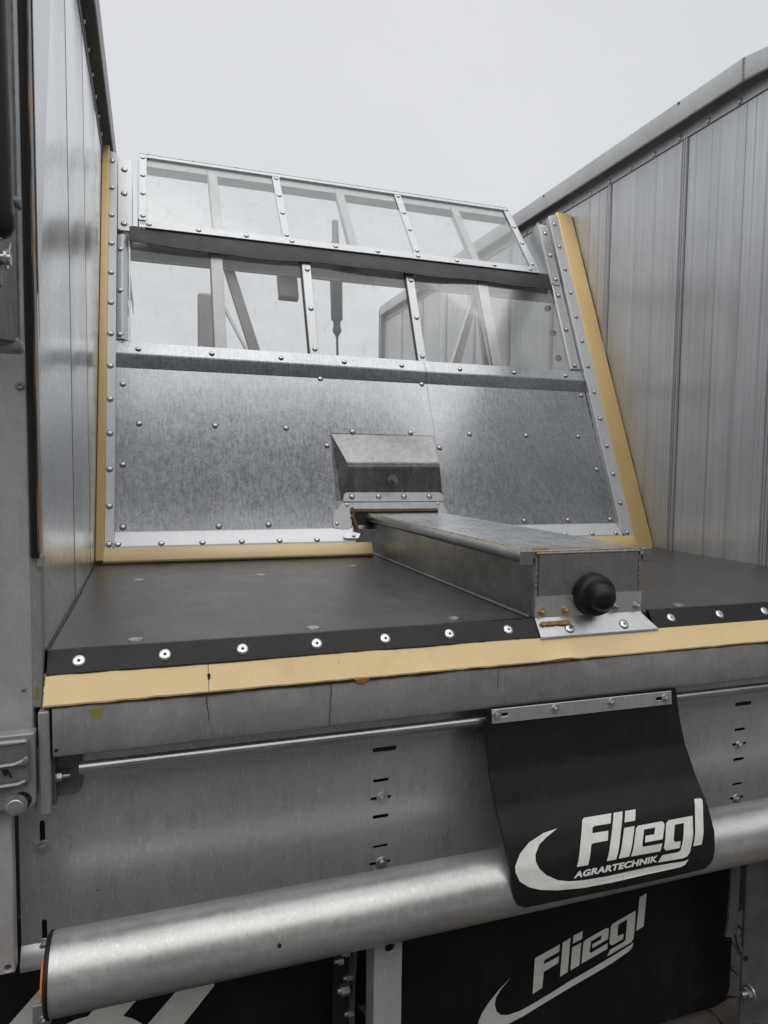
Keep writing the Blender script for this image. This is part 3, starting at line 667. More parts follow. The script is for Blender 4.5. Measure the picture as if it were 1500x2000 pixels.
# ------------------------------------------------------------------ cylinder housing on the floor
hs = thing('cylinder_housing', 'long worn steel box along the load floor with a black rubber buffer on its end', 'steel box', (1.235, 0, 0))
YE = 1.60
box('housing_body', ID, 1.079, 1.391, 0.0, YE, 0.001, 0.152, 'housing', hs, bevel=0.004)
prism('top_plate', lambda a, b, c: Vector((a, c, b)), [(1.052, 0.1500), (1.062, 0.1655), (1.072, 0.1685), (1.398, 0.1685), (1.408, 0.1655), (1.416, 0.1500)], 0.002, YE, 'boxtop', hs, bevel=0.001)
for x in (1.062, 1.406):
    cyl('side_tube', (x, 0.002, 0.1505), (x, YE, 0.1505), 0.0150, 'housing', hs, 20)
gb = bmesh.new(); rnd = random.Random(11); rows = []
for i in range(121):
    y = 0.004 + 1.30*i/120; w = 0.0026*(0.6+0.9*rnd.random()); x = 1.0665+rnd.uniform(-.0006, .0006)
    rows.append([gb.verts.new((x-w, y, 0.1655)), gb.verts.new((x-w*0.4, y, 0.1685+w*0.4)), gb.verts.new((x+w*0.8, y, 0.1692+w*0.2)), gb.verts.new((x+w, y, 0.1660))])
for a, b in zip(rows, rows[1:]):
    for k in range(4): gb.faces.new((a[k], a[(k+1) % 4], b[(k+1) % 4], b[k]))
gb.faces.new(rows[0][::-1]); gb.faces.new(rows[-1])
finish('sealant_bead', gb, 'ochrebead', hs, smooth=60)
# raised end frame with weld beads round the recessed end plate
box('end_plate', ID, 1.090, 1.381, -0.0035, 0.0, 0.004, 0.158, 'endplate', hs, bevel=0.001)
for k, (x0, x1) in enumerate(((1.038, 1.074), (1.394, 1.4245))):
    box('tube_cap', ID, x0, x1, -0.004, 0.0015, 0.133, 0.1695, 'endplate', hs, bevel=0.002)
def weld(p0, p1, r, n, parent, mat='endplate'):
    bm = bmesh.new(); p0, p1 = Vector(p0), Vector(p1); rings = []; d = (p1-p0).normalized(); x = d.orthogonal().normalized(); y = d.cross(x)
    for i in range(n+1):
        rr = r*(0.8+0.35*random.random()); c = p0.lerp(p1, i/n)
        rings.append([bm.verts.new(c+(x*math.cos(t)+y*math.sin(t))*rr) for t in [2*math.pi*k/8 for k in range(8)]])
    for a, b in zip(rings, rings[1:]):
        for k in range(8): bm.faces.new((a[k], a[(k+1) % 8], b[(k+1) % 8], b[k]))
    bm.faces.new(rings[0][::-1]); bm.faces.new(rings[-1])
    return finish('weld_bead', bm, mat, parent, smooth=70)
weld((1.0835, -0.001, 0.058), (1.0835, -0.001, 0.150), 0.0045, 40, hs)
weld((1.3865, -0.001, 0.045), (1.3865, -0.001, 0.150), 0.0045, 40, hs)
weld((1.082, -0.0005, 0.161), (1.392, -0.0005, 0.161), 0.0042, 90, hs)
weld((1.3895, -0.004, 0.150), (1.393, -0.004, 0.168), 0.006, 8, hs)
weld((1.076, 0.01, 0.0035), (1.076, YE, 0.0035), 0.005, 160, hs, 'housing')
# mounting lip plate bent down over the floor edge
mp = profile('mounting_plate', sheet_profile([(-0.0062, 0.056), (-0.0062, 0.004), (-0.0085, 0.000), (EY-0.0055, EZ+0.001), (EY-0.0065, EZ-0.003)], 0.003), 1.0805, 1.4235, 'strip', hs, smooth=12)
for v in mp.data.vertices:                      # trim: shoulders narrower than the bent foot, cut out round the buffer
    z = v.co.z + WL[mp.name].z; x = v.co.x + WL[mp.name].x
    if z > -0.003:
        v.co.x += 0.0 if x < 1.2 else -0.032
# keep only two ears above the bend: mask the middle with the rubber buffer in front
for i, x in enumerate((1.0985, 1.165, 1.312, 1.377)):
    stamp('ystud' if i < 2 else 'stud', 'plate_bolt', (x, -0.0064, 0.0195), (0, -1, 0), mp, spin=0.3*i, scale=0.95)
for x in (1.1665, 1.326):
    stamp('cup', 'edge_bolt', (x, -0.0255, -0.0215), (0, -0.79, 0.61), mp, scale=0.86)
gb = bmesh.new(); rnd = random.Random(5); rows = []
for i in range(13):
    x = 1.088 + 0.082*i/12; w = 0.005*(0.75+0.5*rnd.random())*(1 if 0 < i < 12 else 0.5)
    c = Vector((x, -0.0185, -0.0085)); d = Vector((0, -0.62, -0.78)); n = Vector((0, -0.78, 0.62))
    rows.append([gb.verts.new(c - d*w*1.2 - n*0.001), gb.verts.new(c - d*w*0.9 + n*0.0045*(0.7+0.5*rnd.random())), gb.verts.new(c + d*w + n*0.004*(0.7+0.5*rnd.random())), gb.verts.new(c + d*w*1.4 - n*0.001)])
for a, b in zip(rows, rows[1:]):
    for k in range(4): gb.faces.new((a[k], a[(k+1) % 4], b[(k+1) % 4], b[k]))
gb.faces.new(rows[0][::-1]); gb.faces.new(rows[-1])
finish('sealant_strip', gb, 'glue', hs)
box('sealant_strip', ID, 1.083, 1.120, 0.003, 0.022, 0.166, 0.1735, 'glue', hs, bevel=0.003)
# rubber buffer: short stepped cylinder pointing back, with a round nose
lathe('rubber_buffer', (1.2385, -0.0035, 0.057), (-0.06, -1, 0.0), [(0.0545, 0), (0.0545, 0.004), (0.052, 0.006), (0.0515, 0.030), (0.049, 0.036), (0.044, 0.039), (0.0365, 0.042), (0.0345, 0.050), (0.033, 0.060), (0.028, 0.069), (0.020, 0.0755), (0.010, 0.079), (0, 0.080)], 'black', hs, 40, smooth=50)

# ------------------------------------------------------------------ push wall
pw = thing('push_wall', 'leaning galvanized push wall with clear plastic windows above a spangled steel plate', 'push wall', (1.23, YB, 0))
PF = lambda a, b, c=0.0: P(a, b, c)
TFr = lambda a, b, c=0.0: T(a, b, c)
# lower plate in two sheets, with a folded bead below the windows and a kicked-out skirt
pl_prof = [(0.113, 0.003), (0.818, 0.003), (0.823, 0.0045), (0.874, 0.0175), (0.879, 0.0180), (0.938, 0.0065)]
f_pl = lambda a, b, c: P(a, b, c)
plates = []
for (u0, u1) in ((0.066, 1.4195), (1.4215, 2.287)):
    plates.append(profile('lower_plate', sheet_profile(pl_prof, 0.003), u0, u1, 'push', pw, f=f_pl, smooth=4))
sk = [(0.045, 0.036), (0.052, 0.037), (0.112, 0.007), (0.118, 0.0062)]
for (u0, u1) in ((0.066, 0.985), (1.415, 2.287)):
    s_ = profile('bottom_skirt', sheet_profile(sk, 0.002), u0, u1, 'bright', pw, f=f_pl, smooth=20)  # skirt's sky reflection put into its lighter colour
    for u in ([0.078, 0.23, 0.379, 0.527, 0.674, 0.825] if u0 < 1 else [1.52, 1.67, 1.82, 1.98, 2.125, 2.256]):
        stamp('rivet', 'rivet', P(u, 0.0615, 0.0345), EN*0.9+EV*0.42, s_)
prow = [(0.092, 0.742), (0.911, 0.815), (1.395, 0.815), (2.261, 0.800), (0.153, 0.568), (0.447, 0.569), (0.740, 0.567), (0.912, 0.490), (1.033, 0.559), (1.305, 0.562), (1.598, 0.565), (1.896, 0.566), (2.188, 0.569), (1.436, 0.491), (0.093, 0.391), (2.252, 0.395), (0.094, 0.136), (0.445, 0.134), (0.639, 0.137), (2.263, 0.138), (1.55, 0.137), (1.80, 0.137), (2.03, 0.137)]
for (u, v) in prow: stamp('rivet', 'rivet', P(u, v, 0.006), EN, plates[0] if u < 1.42 else plates[1])
for u in (0.151, 0.445, 0.740, 1.027, 1.304, 1.60, 1.893, 2.186):
    stamp('rivet', 'rivet', P(u-0.0, 0.903, 0.0168), EN*0.92+EV*0.38, plates[0] if u < 1.42 else plates[1])
# riveted edge strips and the yellow scraper bars beside them
for (u0, u1, side) in ((0.0336, 0.0655, 0), (2.288, 2.348, 1)):
    cut = [(u0, 0.028), (u0+0.012, 0.026), (u1, 0.056), (u1, 1.895), (u0, 1.905)] if side == 0 else [(u0, 0.062), (u1-0.020, 0.030), (u1, 0.034), (u1, 1.920), (u0+0.004, 1.900)]
    es = prism('edge_strip', PF, cut, 0.0, 0.036, 'strip', pw, bevel=0.0015)
    prism('strip_face', PF, cut, 0.0362, 0.0375, 'bright', es, bevel=0.0006)  # face lighter than the strip sides: sky reflection put into the colour
    for i in range(13):
        stamp('rivet', 'rivet', P((0.0485-0.0004*i) if side == 0 else 2.3175, 0.061+0.14875*i, 0.0375), EN, es)
ysec = lambda a, b, c: P(a, c, b)
bm = bmesh.new(); add_prism(bm, ysec, [(0.001, 0.0), (0.0015, 0.036), (0.005, 0.042), (0.027, 0.043), (0.033, 0.041), (0.033, 0.0)], 0.000, 1.93)
finish('scraper_bar', bm, 'ochre', pw, bevel=0.001, smooth=50)
bm = bmesh.new(); add_prism(bm, ysec, [(2.3485, 0.0), (2.3485, 0.037), (2.354, 0.040), (2.448, 0.032), (2.458, 0.024), (2.459, 0.0)], -0.010, 1.935)
finish('scraper_bar', bm, 'ochre', pw, bevel=0.001, smooth=50)
for (u0, u1) in ((0.0295, 1.052), (1.418, 2.348)):
    bm = bmesh.new(); add_prism(bm, lambda a, b, c: P(c, a, b), [(-0.016, 0.012), (-0.010, 0.045), (-0.004, 0.049), (0.046, 0.039), (0.044, 0.012)], u0, u1)
    finish('scraper_bar', bm, 'yellow' if u0 < 1 else 'ochre', pw, bevel=0.001, smooth=50)
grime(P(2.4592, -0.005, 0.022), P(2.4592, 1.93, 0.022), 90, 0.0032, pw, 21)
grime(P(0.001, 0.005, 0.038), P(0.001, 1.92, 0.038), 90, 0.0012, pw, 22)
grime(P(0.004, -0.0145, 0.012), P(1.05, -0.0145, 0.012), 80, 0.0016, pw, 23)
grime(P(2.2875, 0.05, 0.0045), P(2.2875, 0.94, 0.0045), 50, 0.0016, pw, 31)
# hood over the cylinder end
def hood():
    bm = bmesh.new()
    oT = (P(0.935, 0.548, 0.006), P(1.411, 0.548, 0.006)); rg_ = (P(0.980, 0.381, 0.064), P(1.397, 0.388, 0.064)); bt = (P(0.957, 0.268, 0.011), P(1.408, 0.268, 0.011))
    oB = (P(0.950, 0.243, 0.006), P(1.412, 0.243, 0.006))
    rows = [[], []]
    for k in (0, 1):
        p, q, r = oT[k], rg_[k], bt[k]
        rows[k].append(p); a_ = q.lerp(p, 0.16); c_ = q.lerp(r, 0.24)
        for i in range(11):
            t = i/10; rows[k].append(a_*(1-t)**2 + q*2*t*(1-t) + c_*t**2)
        rows[k].append(r)
    L = [bm.verts.new(p) for p in rows[0]]; R = [bm.verts.new(p) for p in rows[1]]
    for i in range(len(L)-1): bm.faces.new((L[i], L[i+1], R[i+1], R[i]))
    bl = bm.verts.new(oB[0]); br = bm.verts.new(oB[1])
    for i in range(len(L)-1): bm.faces.new((bl, L[i+1], L[i])); bm.faces.new((br, R[i], R[i+1]))
    bm.faces.new((bl, br, R[-1], L[-1]))
    return finish('cylinder_hood', bm, 'endplate', pw, smooth=30)
M_h = mat_galv('smeared_steel', 0.10, 0.36, 0.20, 0.32, 0.82, spangle=40, streak=0.5, mottle=1.1, tint=(1, 0.98, 0.96), bumpk=0.2, dirt=0.3); M['hood'] = M_h
hd = hood(); hd.data.materials[0] = M_h
bm = bmesh.new(); add_prism(bm, PF, rrect(0.929, 1.416, 0.238, 0.553, 0.006), 0.0050, 0.0064); finish('hood_flange', bm, 'hood', pw, bevel=0.0005)
prism('hood_seal', PF, rrect(0.9245, 1.4205, 0.234, 0.5575, 0.008), 0.0035, 0.0064-0.0012, 'mark', pw, bevel=0)
fr_ = prism('hood_foot', PF, [(0.962, 0.262), (0.972, 0.276), (1.400, 0.276), (1.416, 0.262), (1.413, 0.232), (0.955, 0.232)], 0.006, 0.0135, 'strip', pw)
for u in (1.0005, 1.1184, 1.2333, 1.3518): stamp('rivet', 'rivet', P(u-0.004, 0.2535, 0.0135), EN, fr_)
bm = bmesh.new(); oo = P(1.178, 0.318, 0.0385)
dd = (EN*0.93 - EV*0.2 - EU*0.15).normalized()
add_lathe(bm, oo, dd, [(0.0235, -0.004), (0.0235, 0.004), (0.012, 0.0045)], 24)
hx = [(0.0165*math.cos(math.pi/3*i+.2), 0.0165*math.sin(math.pi/3*i+.2)) for i in range(6)]
xx = dd.orthogonal().normalized(); yy = dd.cross(xx)
add_prism(bm, lambda a, b, c: oo+xx*a+yy*b+dd*c, hx, 0.004, 0.016); add_cyl(bm, oo+dd*0.016, oo+dd*0.036, 0.0105, 0.010, 18)
finish('hood_bolt', bm, 'arm', pw, smooth=30)
# galvanized bracket round the housing opening
prism('opening_bracket', PF, [(0.9525, 0.230), (0.927, 0.198), (0.9066, 0.170), (0.9028, 0.130), (0.9075, 0.1175), (0.9309, 0.116), (0.9499, 0.101), (0.985, 0.125), (0.9885, 0.200), (1.380, 0.200), (1.385, 0.130), (1.43, 0.130), (1.4228, 0.182), (1.4128, 0.231)], 0.0065, 0.0105, 'strip', pw)
prism('opening_tab', lambda a, b, c: P(a, b, 0.026+c+(0.09-b)*0.3), [(0.9527, 0.0987), (0.9369, 0.079), (0.9356, 0.0652), (0.9489, 0.0609), (0.9963, 0.0605), (1.0099, 0.0834)], 0.006, 0.010, 'strip', pw)
for (u, v, n) in ((0.9204, 0.136, 0.0105), (0.9774, 0.0725, 0.043), (0.973, 0.2185, 0.0105), (1.3851, 0.2220, 0.0105)): stamp('small_rivet', 'rivet', P(u, v, n), EN, pw)
prism('opening_shade', PF, [(0.985, 0.13), (0.9885, 0.1995), (1.381, 0.1995), (1.392, 0.19), (1.392, 0.13)], 0.0045, 0.0072, 'void', pw)  # near-black plate, painted shade inside the opening
for q in ([(0.984, 0.14), (0.989, 0.14), (0.9935, 0.1885), (1.380, 0.1885), (1.380, 0.1992), (0.9885, 0.1992)],):
    prism('rusty_rim', PF, q, 0.0072, 0.0100, 'rust', pw, bevel=0.0006)
gb = bmesh.new(); rnd = random.Random(9)
for i in range(16):
    v = 0.20-0.0075*i; add_lathe(gb, P(0.992+0.0022*max(0, i-6)+rnd.uniform(-.003, .003), v, 0.012+0.0006*i), EN+EV*rnd.uniform(-.5, .5), [(0.008, -0.004), (0.0075, 0.002), (0.005, 0.005), (0, 0.006)], 9)
finish('sealant_crust', gb, 'rust', pw, smooth=70)
# ---- middle window row: sheets, front glazing bars with rivets, rear bars seen through the sheet
for (u0, u1) in ((0.090, 0.896), (0.898, 1.417), (1.419, 2.285)):
    prism('window_pane', PF, [(u0, 0.925), (u1, 0.925), (u1, 1.535), (u0, 1.535)], -0.001, 0.0015, 'pane', pw, bevel=0)
for (u, w) in ((0.897, 0.020), (1.418, 0.020)):
    gb_ = box('glazing_bar', PF, u-w-0.0015, u+w, 0.930, 1.44, 0.002, 0.0065, 'strip', pw)
    for v in (0.965, 1.18, 1.395): stamp('rivet', 'rivet', P(u+0.002, v, 0.0065), EN, gb_)
    box('seal_strip', PF, u-w-0.012, u-w-0.002, 0.930, 1.44, 0.0017, 0.0035, 'lip', pw, bevel=0)
for (u, w) in ((0.486, 0.026), (1.822, 0.028)):
    box('rear_bar', PF, u-w, u+w, 0.90, 1.56, -0.042, -0.003, 'bright', pw)  # bar colour lightened to offset the shade behind the pane
    box('seal_strip', PF, u-w-0.0065, u-w-0.0005, 0.93, 1.44, -0.006, -0.003, 'darksteel', pw, bevel=0)
box('rear_rail', PF, 0.09, 2.285, 1.395, 1.555, -0.060, -0.045, 'strip', pw)
box('rear_rail', PF, 0.09, 2.285, 0.80, 0.925, -0.060, -0.004, 'dull', pw)
def brace(p0, p1, w, n0, n1, mat):
    d = (Vector(p1)-Vector(p0)).normalized(); q = Vector((-d.y, d.x))*w/2
    pts = [tuple(Vector(p0)+q), tuple(Vector(p0)-q), tuple(Vector(p1)-q), tuple(Vector(p1)+q)]
    return prism('diagonal_brace', PF, pts, n0, n1, mat, pw)
brace((0.540, 1.44), (0.655, 0.93), 0.046, -0.085, -0.065, 'dull'); brace((0.512, 1.20), (0.625, 0.93), 0.014, -0.064, -0.052, 'strip')
brace((1.825, 1.46), (1.607, 0.93), 0.045, -0.085, -0.065, 'dull'); brace((1.800, 1.43), (1.575, 0.93), 0.014, -0.064, -0.052, 'strip')
brace((1.825, 1.36), (1.795, 0.93), 0.030, -0.085, -0.065, 'dull')
box('rear_block', PF, 0.772, 0.865, 1.285, 1.42, -0.10, -0.062, 'darksteel', pw, bevel=0.004)
# hanging ram behind the sheet
bm = bmesh.new(); o_ = P(1.098, 1.80, -0.10); dn = Vector((0.0, -0.10, -1)).normalized()
add_lathe(bm, o_, dn, [(0.0, 0), (0.016, 0), (0.018, 0.10), (0.030, 0.16), (0.032, 0.30), (0.030, 0.46), (0.030, 0.505), (0.018, 0.52), (0.018, 0.545), (0.022, 0.55), (0.022, 0.57), (0.012, 0.585), (0.006, 0.60), (0.006, 0.75), (0, 0.752)], 18)
finish('hanging_ram', bm, 'darksteel', pw)
# side profiles of the window row
for side in (0, 1):
    sec = [(0.066, 0.004), (0.068, 0.014), (0.090, 0.022), (0.110, 0.008), (0.110, 0.002), (0.066, 0.002)] if side == 0 else [(2.228, 0.002), (2.228, 0.014), (2.232, 0.016), (2.286, 0.016), (2.286, 0.002)]
    z0, z1 = 0.945, 1.470
    sp_ = prism('side_profile', lambda a, b, c: P(a, c, b), sec, z0, z1, 'strip', pw, bevel=0.001)
    for v in (0.965, 1.18, 1.39): stamp('rivet', 'rivet', P(0.082 if side == 0 else 2.254, v, 0.0195 if side == 0 else 0.0175), EN, sp_)
    if side == 0: box('seal_strip', PF, 0.113, 0.120, 0.945, 1.45, 0.002, 0.005, 'strip', pw, bevel=0.0005)
for v in (1.02, 1.17, 1.32):                    # dark plugs behind the sheet on the right
    cyl('rubber_plug', P(2.185+0.01*(v-1.0), v, -0.012), P(2.185, v, -0.004), 0.017, 'void', pw, 20)
# top-corner brackets
ub = prism('corner_bracket', PF, rrect(0.068, 0.127, 1.500, 1.898, 0.014, (1, 1, 0, 0)), 0.003, 0.008, 'strip', pw)
for v in (1.535, 1.700, 1.835): stamp('rivet', 'bracket_bolt', P(0.094, v, 0.008), EN, ub, scale=1.15)
ub = prism('corner_bracket', PF, rrect(2.228, 2.282, 1.455, 1.850, 0.012, (1, 1, 1, 1)), 0.016, 0.021, 'strip', pw)
for v in (1.49, 1.645, 1.79): stamp('rivet', 'bracket_bolt', P(2.257, v, 0.021), EN, ub, scale=1.1)
arc_ = [(0.02, 1.47)] + [(0.02-0.155*math.sin(math.radians(9*i))**0.9, 1.47+0.385*(i/10.0)**0.8) for i in range(1, 11)]
gp = [(1.455, 0.018), (1.862, 0.018), (1.858, -0.02), (1.84, -0.07), (1.80, -0.12), (1.74, -0.165), (1.66, -0.20), (1.56, -0.22), (1.46, -0.15)]
prism('gusset_plate', lambda a, b, c: P(c, a, b), gp, 2.224, 2.2278, 'strip', pw)
gp = [(1.47, 0.0), (1.85, 0.0), (1.80, -0.12), (1.66, -0.20), (1.47, -0.15)]
prism('gusset_plate', lambda a, b, c: P(c, a, b), gp, 0.1235, 0.1265, 'strip', pw)
# dark rubber lip hanging over the joint
wv = lambda a, j, p: (p[0] + (0.005*math.sin(a*7.3+0.6)+0.003*math.sin(a*15.1) if j in (2, 3, 4) else 0), p[1] + (0.006*math.sin(a*5.1+1) if j in (2, 3, 4) else 0))
profile('rubber_lip', [(1.530, 0.0075), (1.495, 0.014), (1.440, 0.022), (1.424, 0.022), (1.424, 0.018), (1.490, 0.010), (1.530, 0.0035)], 0.116, 2.222, 'lip', pw, nx=60, wave=wv, f=f_pl, smooth=60)
# ---- leaning top panel
TL, TR, THt = 0.150, 2.168, 0.586
def tw(v): return 0.0
for (u0, u1) in ((TL+0.008, 0.818), (0.820, 1.486), (1.488, TR-0.008)):
    prism('window_pane', TFr, [(u0, 0.01), (u1, 0.01), (u1, THt-0.005), (u0, THt-0.005)], 0.0, 0.0025, 'pane', pw, bevel=0)
b_ = box('panel_rail', TFr, TL+0.032, TR, -0.012, 0.038, 0.0105, 0.0145, 'strip', pw)
for i in range(10): stamp('rivet', 'rivet', T(0.197+0.2134*i, 0.011, 0.0145), TN, b_)
box('panel_rail', TFr, TL, TR, THt-0.020, THt+0.004, -0.030, 0.009, 'strip', pw)
tr_ = box('top_flange', TFr, TL, TR, THt+0.0045, THt+0.008, -0.040, 0.010, 'strip', pw)
for i in range(10): stamp('rivet', 'rivet', T(0.197+0.2134*i, THt+0.008, 0.000), TV, tr_, scale=0.9)
sL = box('panel_stile', TFr, TL, TL+0.040, 0.045, THt, 0.003, 0.011, 'strip', pw); box('panel_stile', TFr, TL, TL+0.005, 0.045, THt, -0.030, 0.016, 'strip', pw)
for v in (0.075, 0.25, 0.40, 0.555): stamp('rivet', 'rivet', T(TL+0.022, v, 0.011), TN, sL)
sR = box('panel_stile', TFr, TR-0.032, TR, 0.0405, THt, 0.003, 0.011, 'strip', pw)
for v in (0.065, 0.25, 0.40, 0.565): stamp('rivet', 'rivet', T(TR-0.017, v, 0.011), TN, sR)
box('panel_stile', TFr, TR+0.0005, TR+0.005, -0.005, THt, -0.045, 0.012, 'strip', pw)
for u in (0.819, 1.487):
    gb_ = box('glazing_bar', TFr, u-0.020, u+0.019, 0.041, THt-0.021, 0.003, 0.008, 'strip', pw)
    for v in (0.065, 0.245, 0.395, 0.548): stamp('rivet', 'rivet', T(u, v, 0.008), TN, gb_)
for u in (0.500, 1.155, 1.822):
    box('rear_bar', TFr, u-0.022, u+0.022, 0.0, THt-0.03, -0.036, -0.003, 'strip', pw)
    box('seal_strip', TFr, u-0.0275, u-0.0225, 0.0, THt-0.03, -0.006, -0.003, 'dull', pw, bevel=0)
box('rear_rail', TFr, TL+0.01, TR-0.01, THt-0.075, THt-0.022, -0.050, -0.004, 'strip', pw)
# far post seen through the window
fp = box('front_post', ID, 0.60, 0.775, 5.0, 5.06, -0.15, 1.90, 'dull', bed, bevel=0.02)

# ------------------------------------------------------------------ corner post at the left, latch and door cylinder
cp = thing('corner_post', 'plain grey galvanized corner post at the left edge, beside the black door seal', 'post', (-0.12, -0.03, -0.6))
hp = [(-0.060, -0.6155), (-0.22, -0.6155), (-0.22, 1.9), (-0.0155, 1.9), (-0.0185, -0.302), (-0.0595, -0.305)]
holed('post_sheet', XZ(-0.031), hp[::-1], [slot(-0.0585-0.014, -0.604, 0.0125, 0.0126)], -0.03, 0.0, 'postz', cp, bevel=0.002)
for (x, z, r) in ((-0.0285, 0.508, 0.0085), (-0.034, -0.06, 0.004)):
    lathe('weld_spot', (x, -0.031, z), (0, -1, 0), [(r, 0), (r*0.9, 0.002), (r*0.5, 0.003), (r*0.3, 0.0015), (0, 0.001)], 'endplate', cp, 12)
prism('paint_chip', XZ(-0.0312), [(-0.0165, -0.063), (-0.0125, -0.055), (-0.0115, -0.078), (-0.0155, -0.079)], 0.0, 0.001, 'olive', cp, bevel=0)
lc = thing('latch_casting', 'rough cast metal latch bracket with a big hex bolt, low on the left corner post', 'latch', (-0.06, -0.06, -0.21))
LX = XZ(-0.06)
prism('latch_plate', LX, rrect(-0.16, -0.0125, -0.276, -0.1345, 0.012, (0, 1, 0, 0)), -0.028, 0.004, 'dull', lc, bevel=0.002)
prism('latch_body', LX, rrect(-0.16, -0.0205, -0.227, -0.140, 0.009, (0, 1, 1, 0)), 0.004, 0.017, 'endplate', lc, bevel=0.003)
prism('cast_rib', LX, [(-0.16, -0.182), (-0.045, -0.179), (-0.030, -0.174), (-0.0235, -0.167), (-0.018, -0.176), (-0.0225, -0.186), (-0.035, -0.1855), (-0.16, -0.190)], 0.017, 0.028, 'endplate', lc, bevel=0.003)
prism('cast_rib', LX, [(-0.16, -0.220), (-0.040, -0.217), (-0.0255, -0.212), (-0.0235, -0.2185), (-0.032, -0.2235), (-0.16, -0.229)], 0.017, 0.027, 'endplate', lc, bevel=0.003)
prism('cast_rib', LX, [(-0.16, -0.150), (-0.026, -0.1465), (-0.0215, -0.1405), (-0.16, -0.1400)], 0.017, 0.021, 'dull', lc, bevel=0.002)
prism('cast_mark', LX, [(-0.0635, -0.1925), (-0.0545, -0.1935), (-0.0485, -0.2080), (-0.0515, -0.2083), (-0.0555, -0.1985), (-0.0605, -0.1982), (-0.0605, -0.2005), (-0.0572, -0.2005), (-0.0562, -0.2030), (-0.0620, -0.2027), (-0.0640, -0.1960)], 0.017, 0.0195, 'void', lc, bevel=0)
bm = bmesh.new(); bo = LX(-0.0455, -0.2655, 0.004)
add_lathe(bm, bo, (0, -1, 0), [(0.0195, 0), (0.0195, 0.003), (0.012, 0.0035)], 26)
add_prism(bm, lambda a, b, c: bo+Vector((a, -c, b)), [(0.0165*math.cos(math.pi/3*i+.35), 0.0165*math.sin(math.pi/3*i+.35)) for i in range(6)], 0.003, 0.0125)
add_lathe(bm, bo, (0, -1, 0), [(0.0138, 0.0125), (0.0125, 0.0138), (0, 0.0142)], 22)
finish('latch_bolt', bm, 'bolt', lc, smooth=30)
cyl('bolt_recess', LX(-0.036, -0.2605, 0.0035), LX(-0.036, -0.2605, 0.0046), 0.017, 'void', lc, 20)

ta = thing('lift_post', 'dark grey box-section post with a rounded weld at its foot, at the top left', 'post', (-0.035, -0.15, 0.55))
prism('arm_tube', lambda a, b, c: Vector((a, b, c)), [(-0.085, -0.13), (-0.085, -0.20), (-0.0665, -0.20), (-0.012, -0.145), (-0.0085, -0.138), (-0.0085, -0.10), (-0.012, -0.096), (-0.08, -0.096)], 0.568, 1.9, 'arm', ta, bevel=0.003)
prism('foot_weld', lambda a, b, c: Vector((a, -0.098-c, b)), rrect(-0.085, -0.0075, 0.555, 0.580, 0.010, (0, 1, 1, 0)), 0.0, 0.05, 'dull', ta, bevel=0.006, segs=2)
weld((-0.0105, -0.140, 0.575), (-0.0105, -0.140, 1.3), 0.0028, 110, ta, 'darksteel')
bm = bmesh.new(); add_lathe(bm, (-0.014, -0.140, 0.800), (0, -1, 0.1), [(0.012, -0.01), (0.0115, 0.001), (0.008, 0.007), (0.003, 0.010), (0, 0.010)], 7); finish('tow_lug', bm, 'darksteel', ta)
dc = thing('door_cylinder', 'black hydraulic cylinder with a pinned lower end, hanging beside the dark door arm', 'cylinder', (-0.055, -0.22, 0.7))
cyl('cylinder_barrel', (-0.0235, -0.235, 0.735), (-0.0330, -0.235, 1.9), 0.0245, 'black', dc, 28)
lathe('barrel_end', (-0.0235, -0.235, 0.738), (0, 0, -1), [(0.0258, -0.012), (0.0258, 0.010), (0.020, 0.020), (0.012, 0.025), (0, 0.026)], 'black', dc, 24)
box('clevis', ID, -0.050, -0.0175, -0.250, -0.220, 0.640, 0.712, 'darksteel', dc, bevel=0.006, segs=2)
bm = bmesh.new(); add_cyl(bm, (-0.0175, -0.235, 0.682), (-0.004, -0.235, 0.682), 0.0095, 0.0095, 20); add_cyl(bm, (-0.012, -0.235, 0.682), (-0.009, -0.235, 0.682), 0.0150, 0.0150, 20)
finish('clevis_pin', bm, 'bolt', dc)
cyl('split_pin', (-0.006, -0.238, 0.690), (-0.004, -0.236, 0.706), 0.0014, 'shiny', dc, 8)
cyl('chrome_rod', (-0.024, -0.235, 0.710), (-0.024, -0.235, 0.738), 0.009, 'shiny', dc, 14)

tailgate_builder()
# ------------------------------------------------------------------ round bumper tube
bp = thing('underrun_bumper', 'thick round galvanized bumper tube on a square leg, with an orange end reflector', 'bumper', (0.9, -0.10, -0.58))
BR = 0.0705; BY, BZ = -0.112, -0.5755
cyl('bumper_tube', (0.0165, BY, BZ), (2.45, BY, BZ), BR, 'tube', bp, 64, smooth=40)
lathe('end_cap', (0.0165, BY, BZ), (-1, 0, 0), [(BR+0.0012, 0), (BR+0.0015, 0.005), (BR-0.003, 0.009), (0.048, 0.010), (0, 0.010)], 'rubber', bp, 48)
lathe('end_reflector', (0.0065, BY, BZ-0.006), (-1, 0, 0), [(0.044, 0), (0.044, 0.003), (0.040, 0.006), (0, 0.007)], 'orange', bp, 40)
cyl('tube_hole', (0.4255, BY-BR-0.0006, -0.5635), (0.4255, BY-BR+0.005, -0.5635), 0.0042, 'void', bp, 14)
lg = holed('support_leg', XZ(-0.107), [(0.6455, -1.25), (0.7095, -1.25), (0.7095, -0.628), (0.6455, -0.628)], [slot(0.681, -0.676, 0.023, 0.0231)], -0.006, 0.0, 'postz', bp, bevel=0.0015)
box('leg_side', ID, 0.6465, 0.651, -0.101, -0.045, -1.25, -0.625, 'dull', bp); box('leg_side', ID, 0.704, 0.7085, -0.101, -0.045, -1.25, -0.625, 'dull', bp)
weld((0.641, -0.112, -0.6475), (0.716, -0.112, -0.6455), 0.006, 26, bp, 'tube')

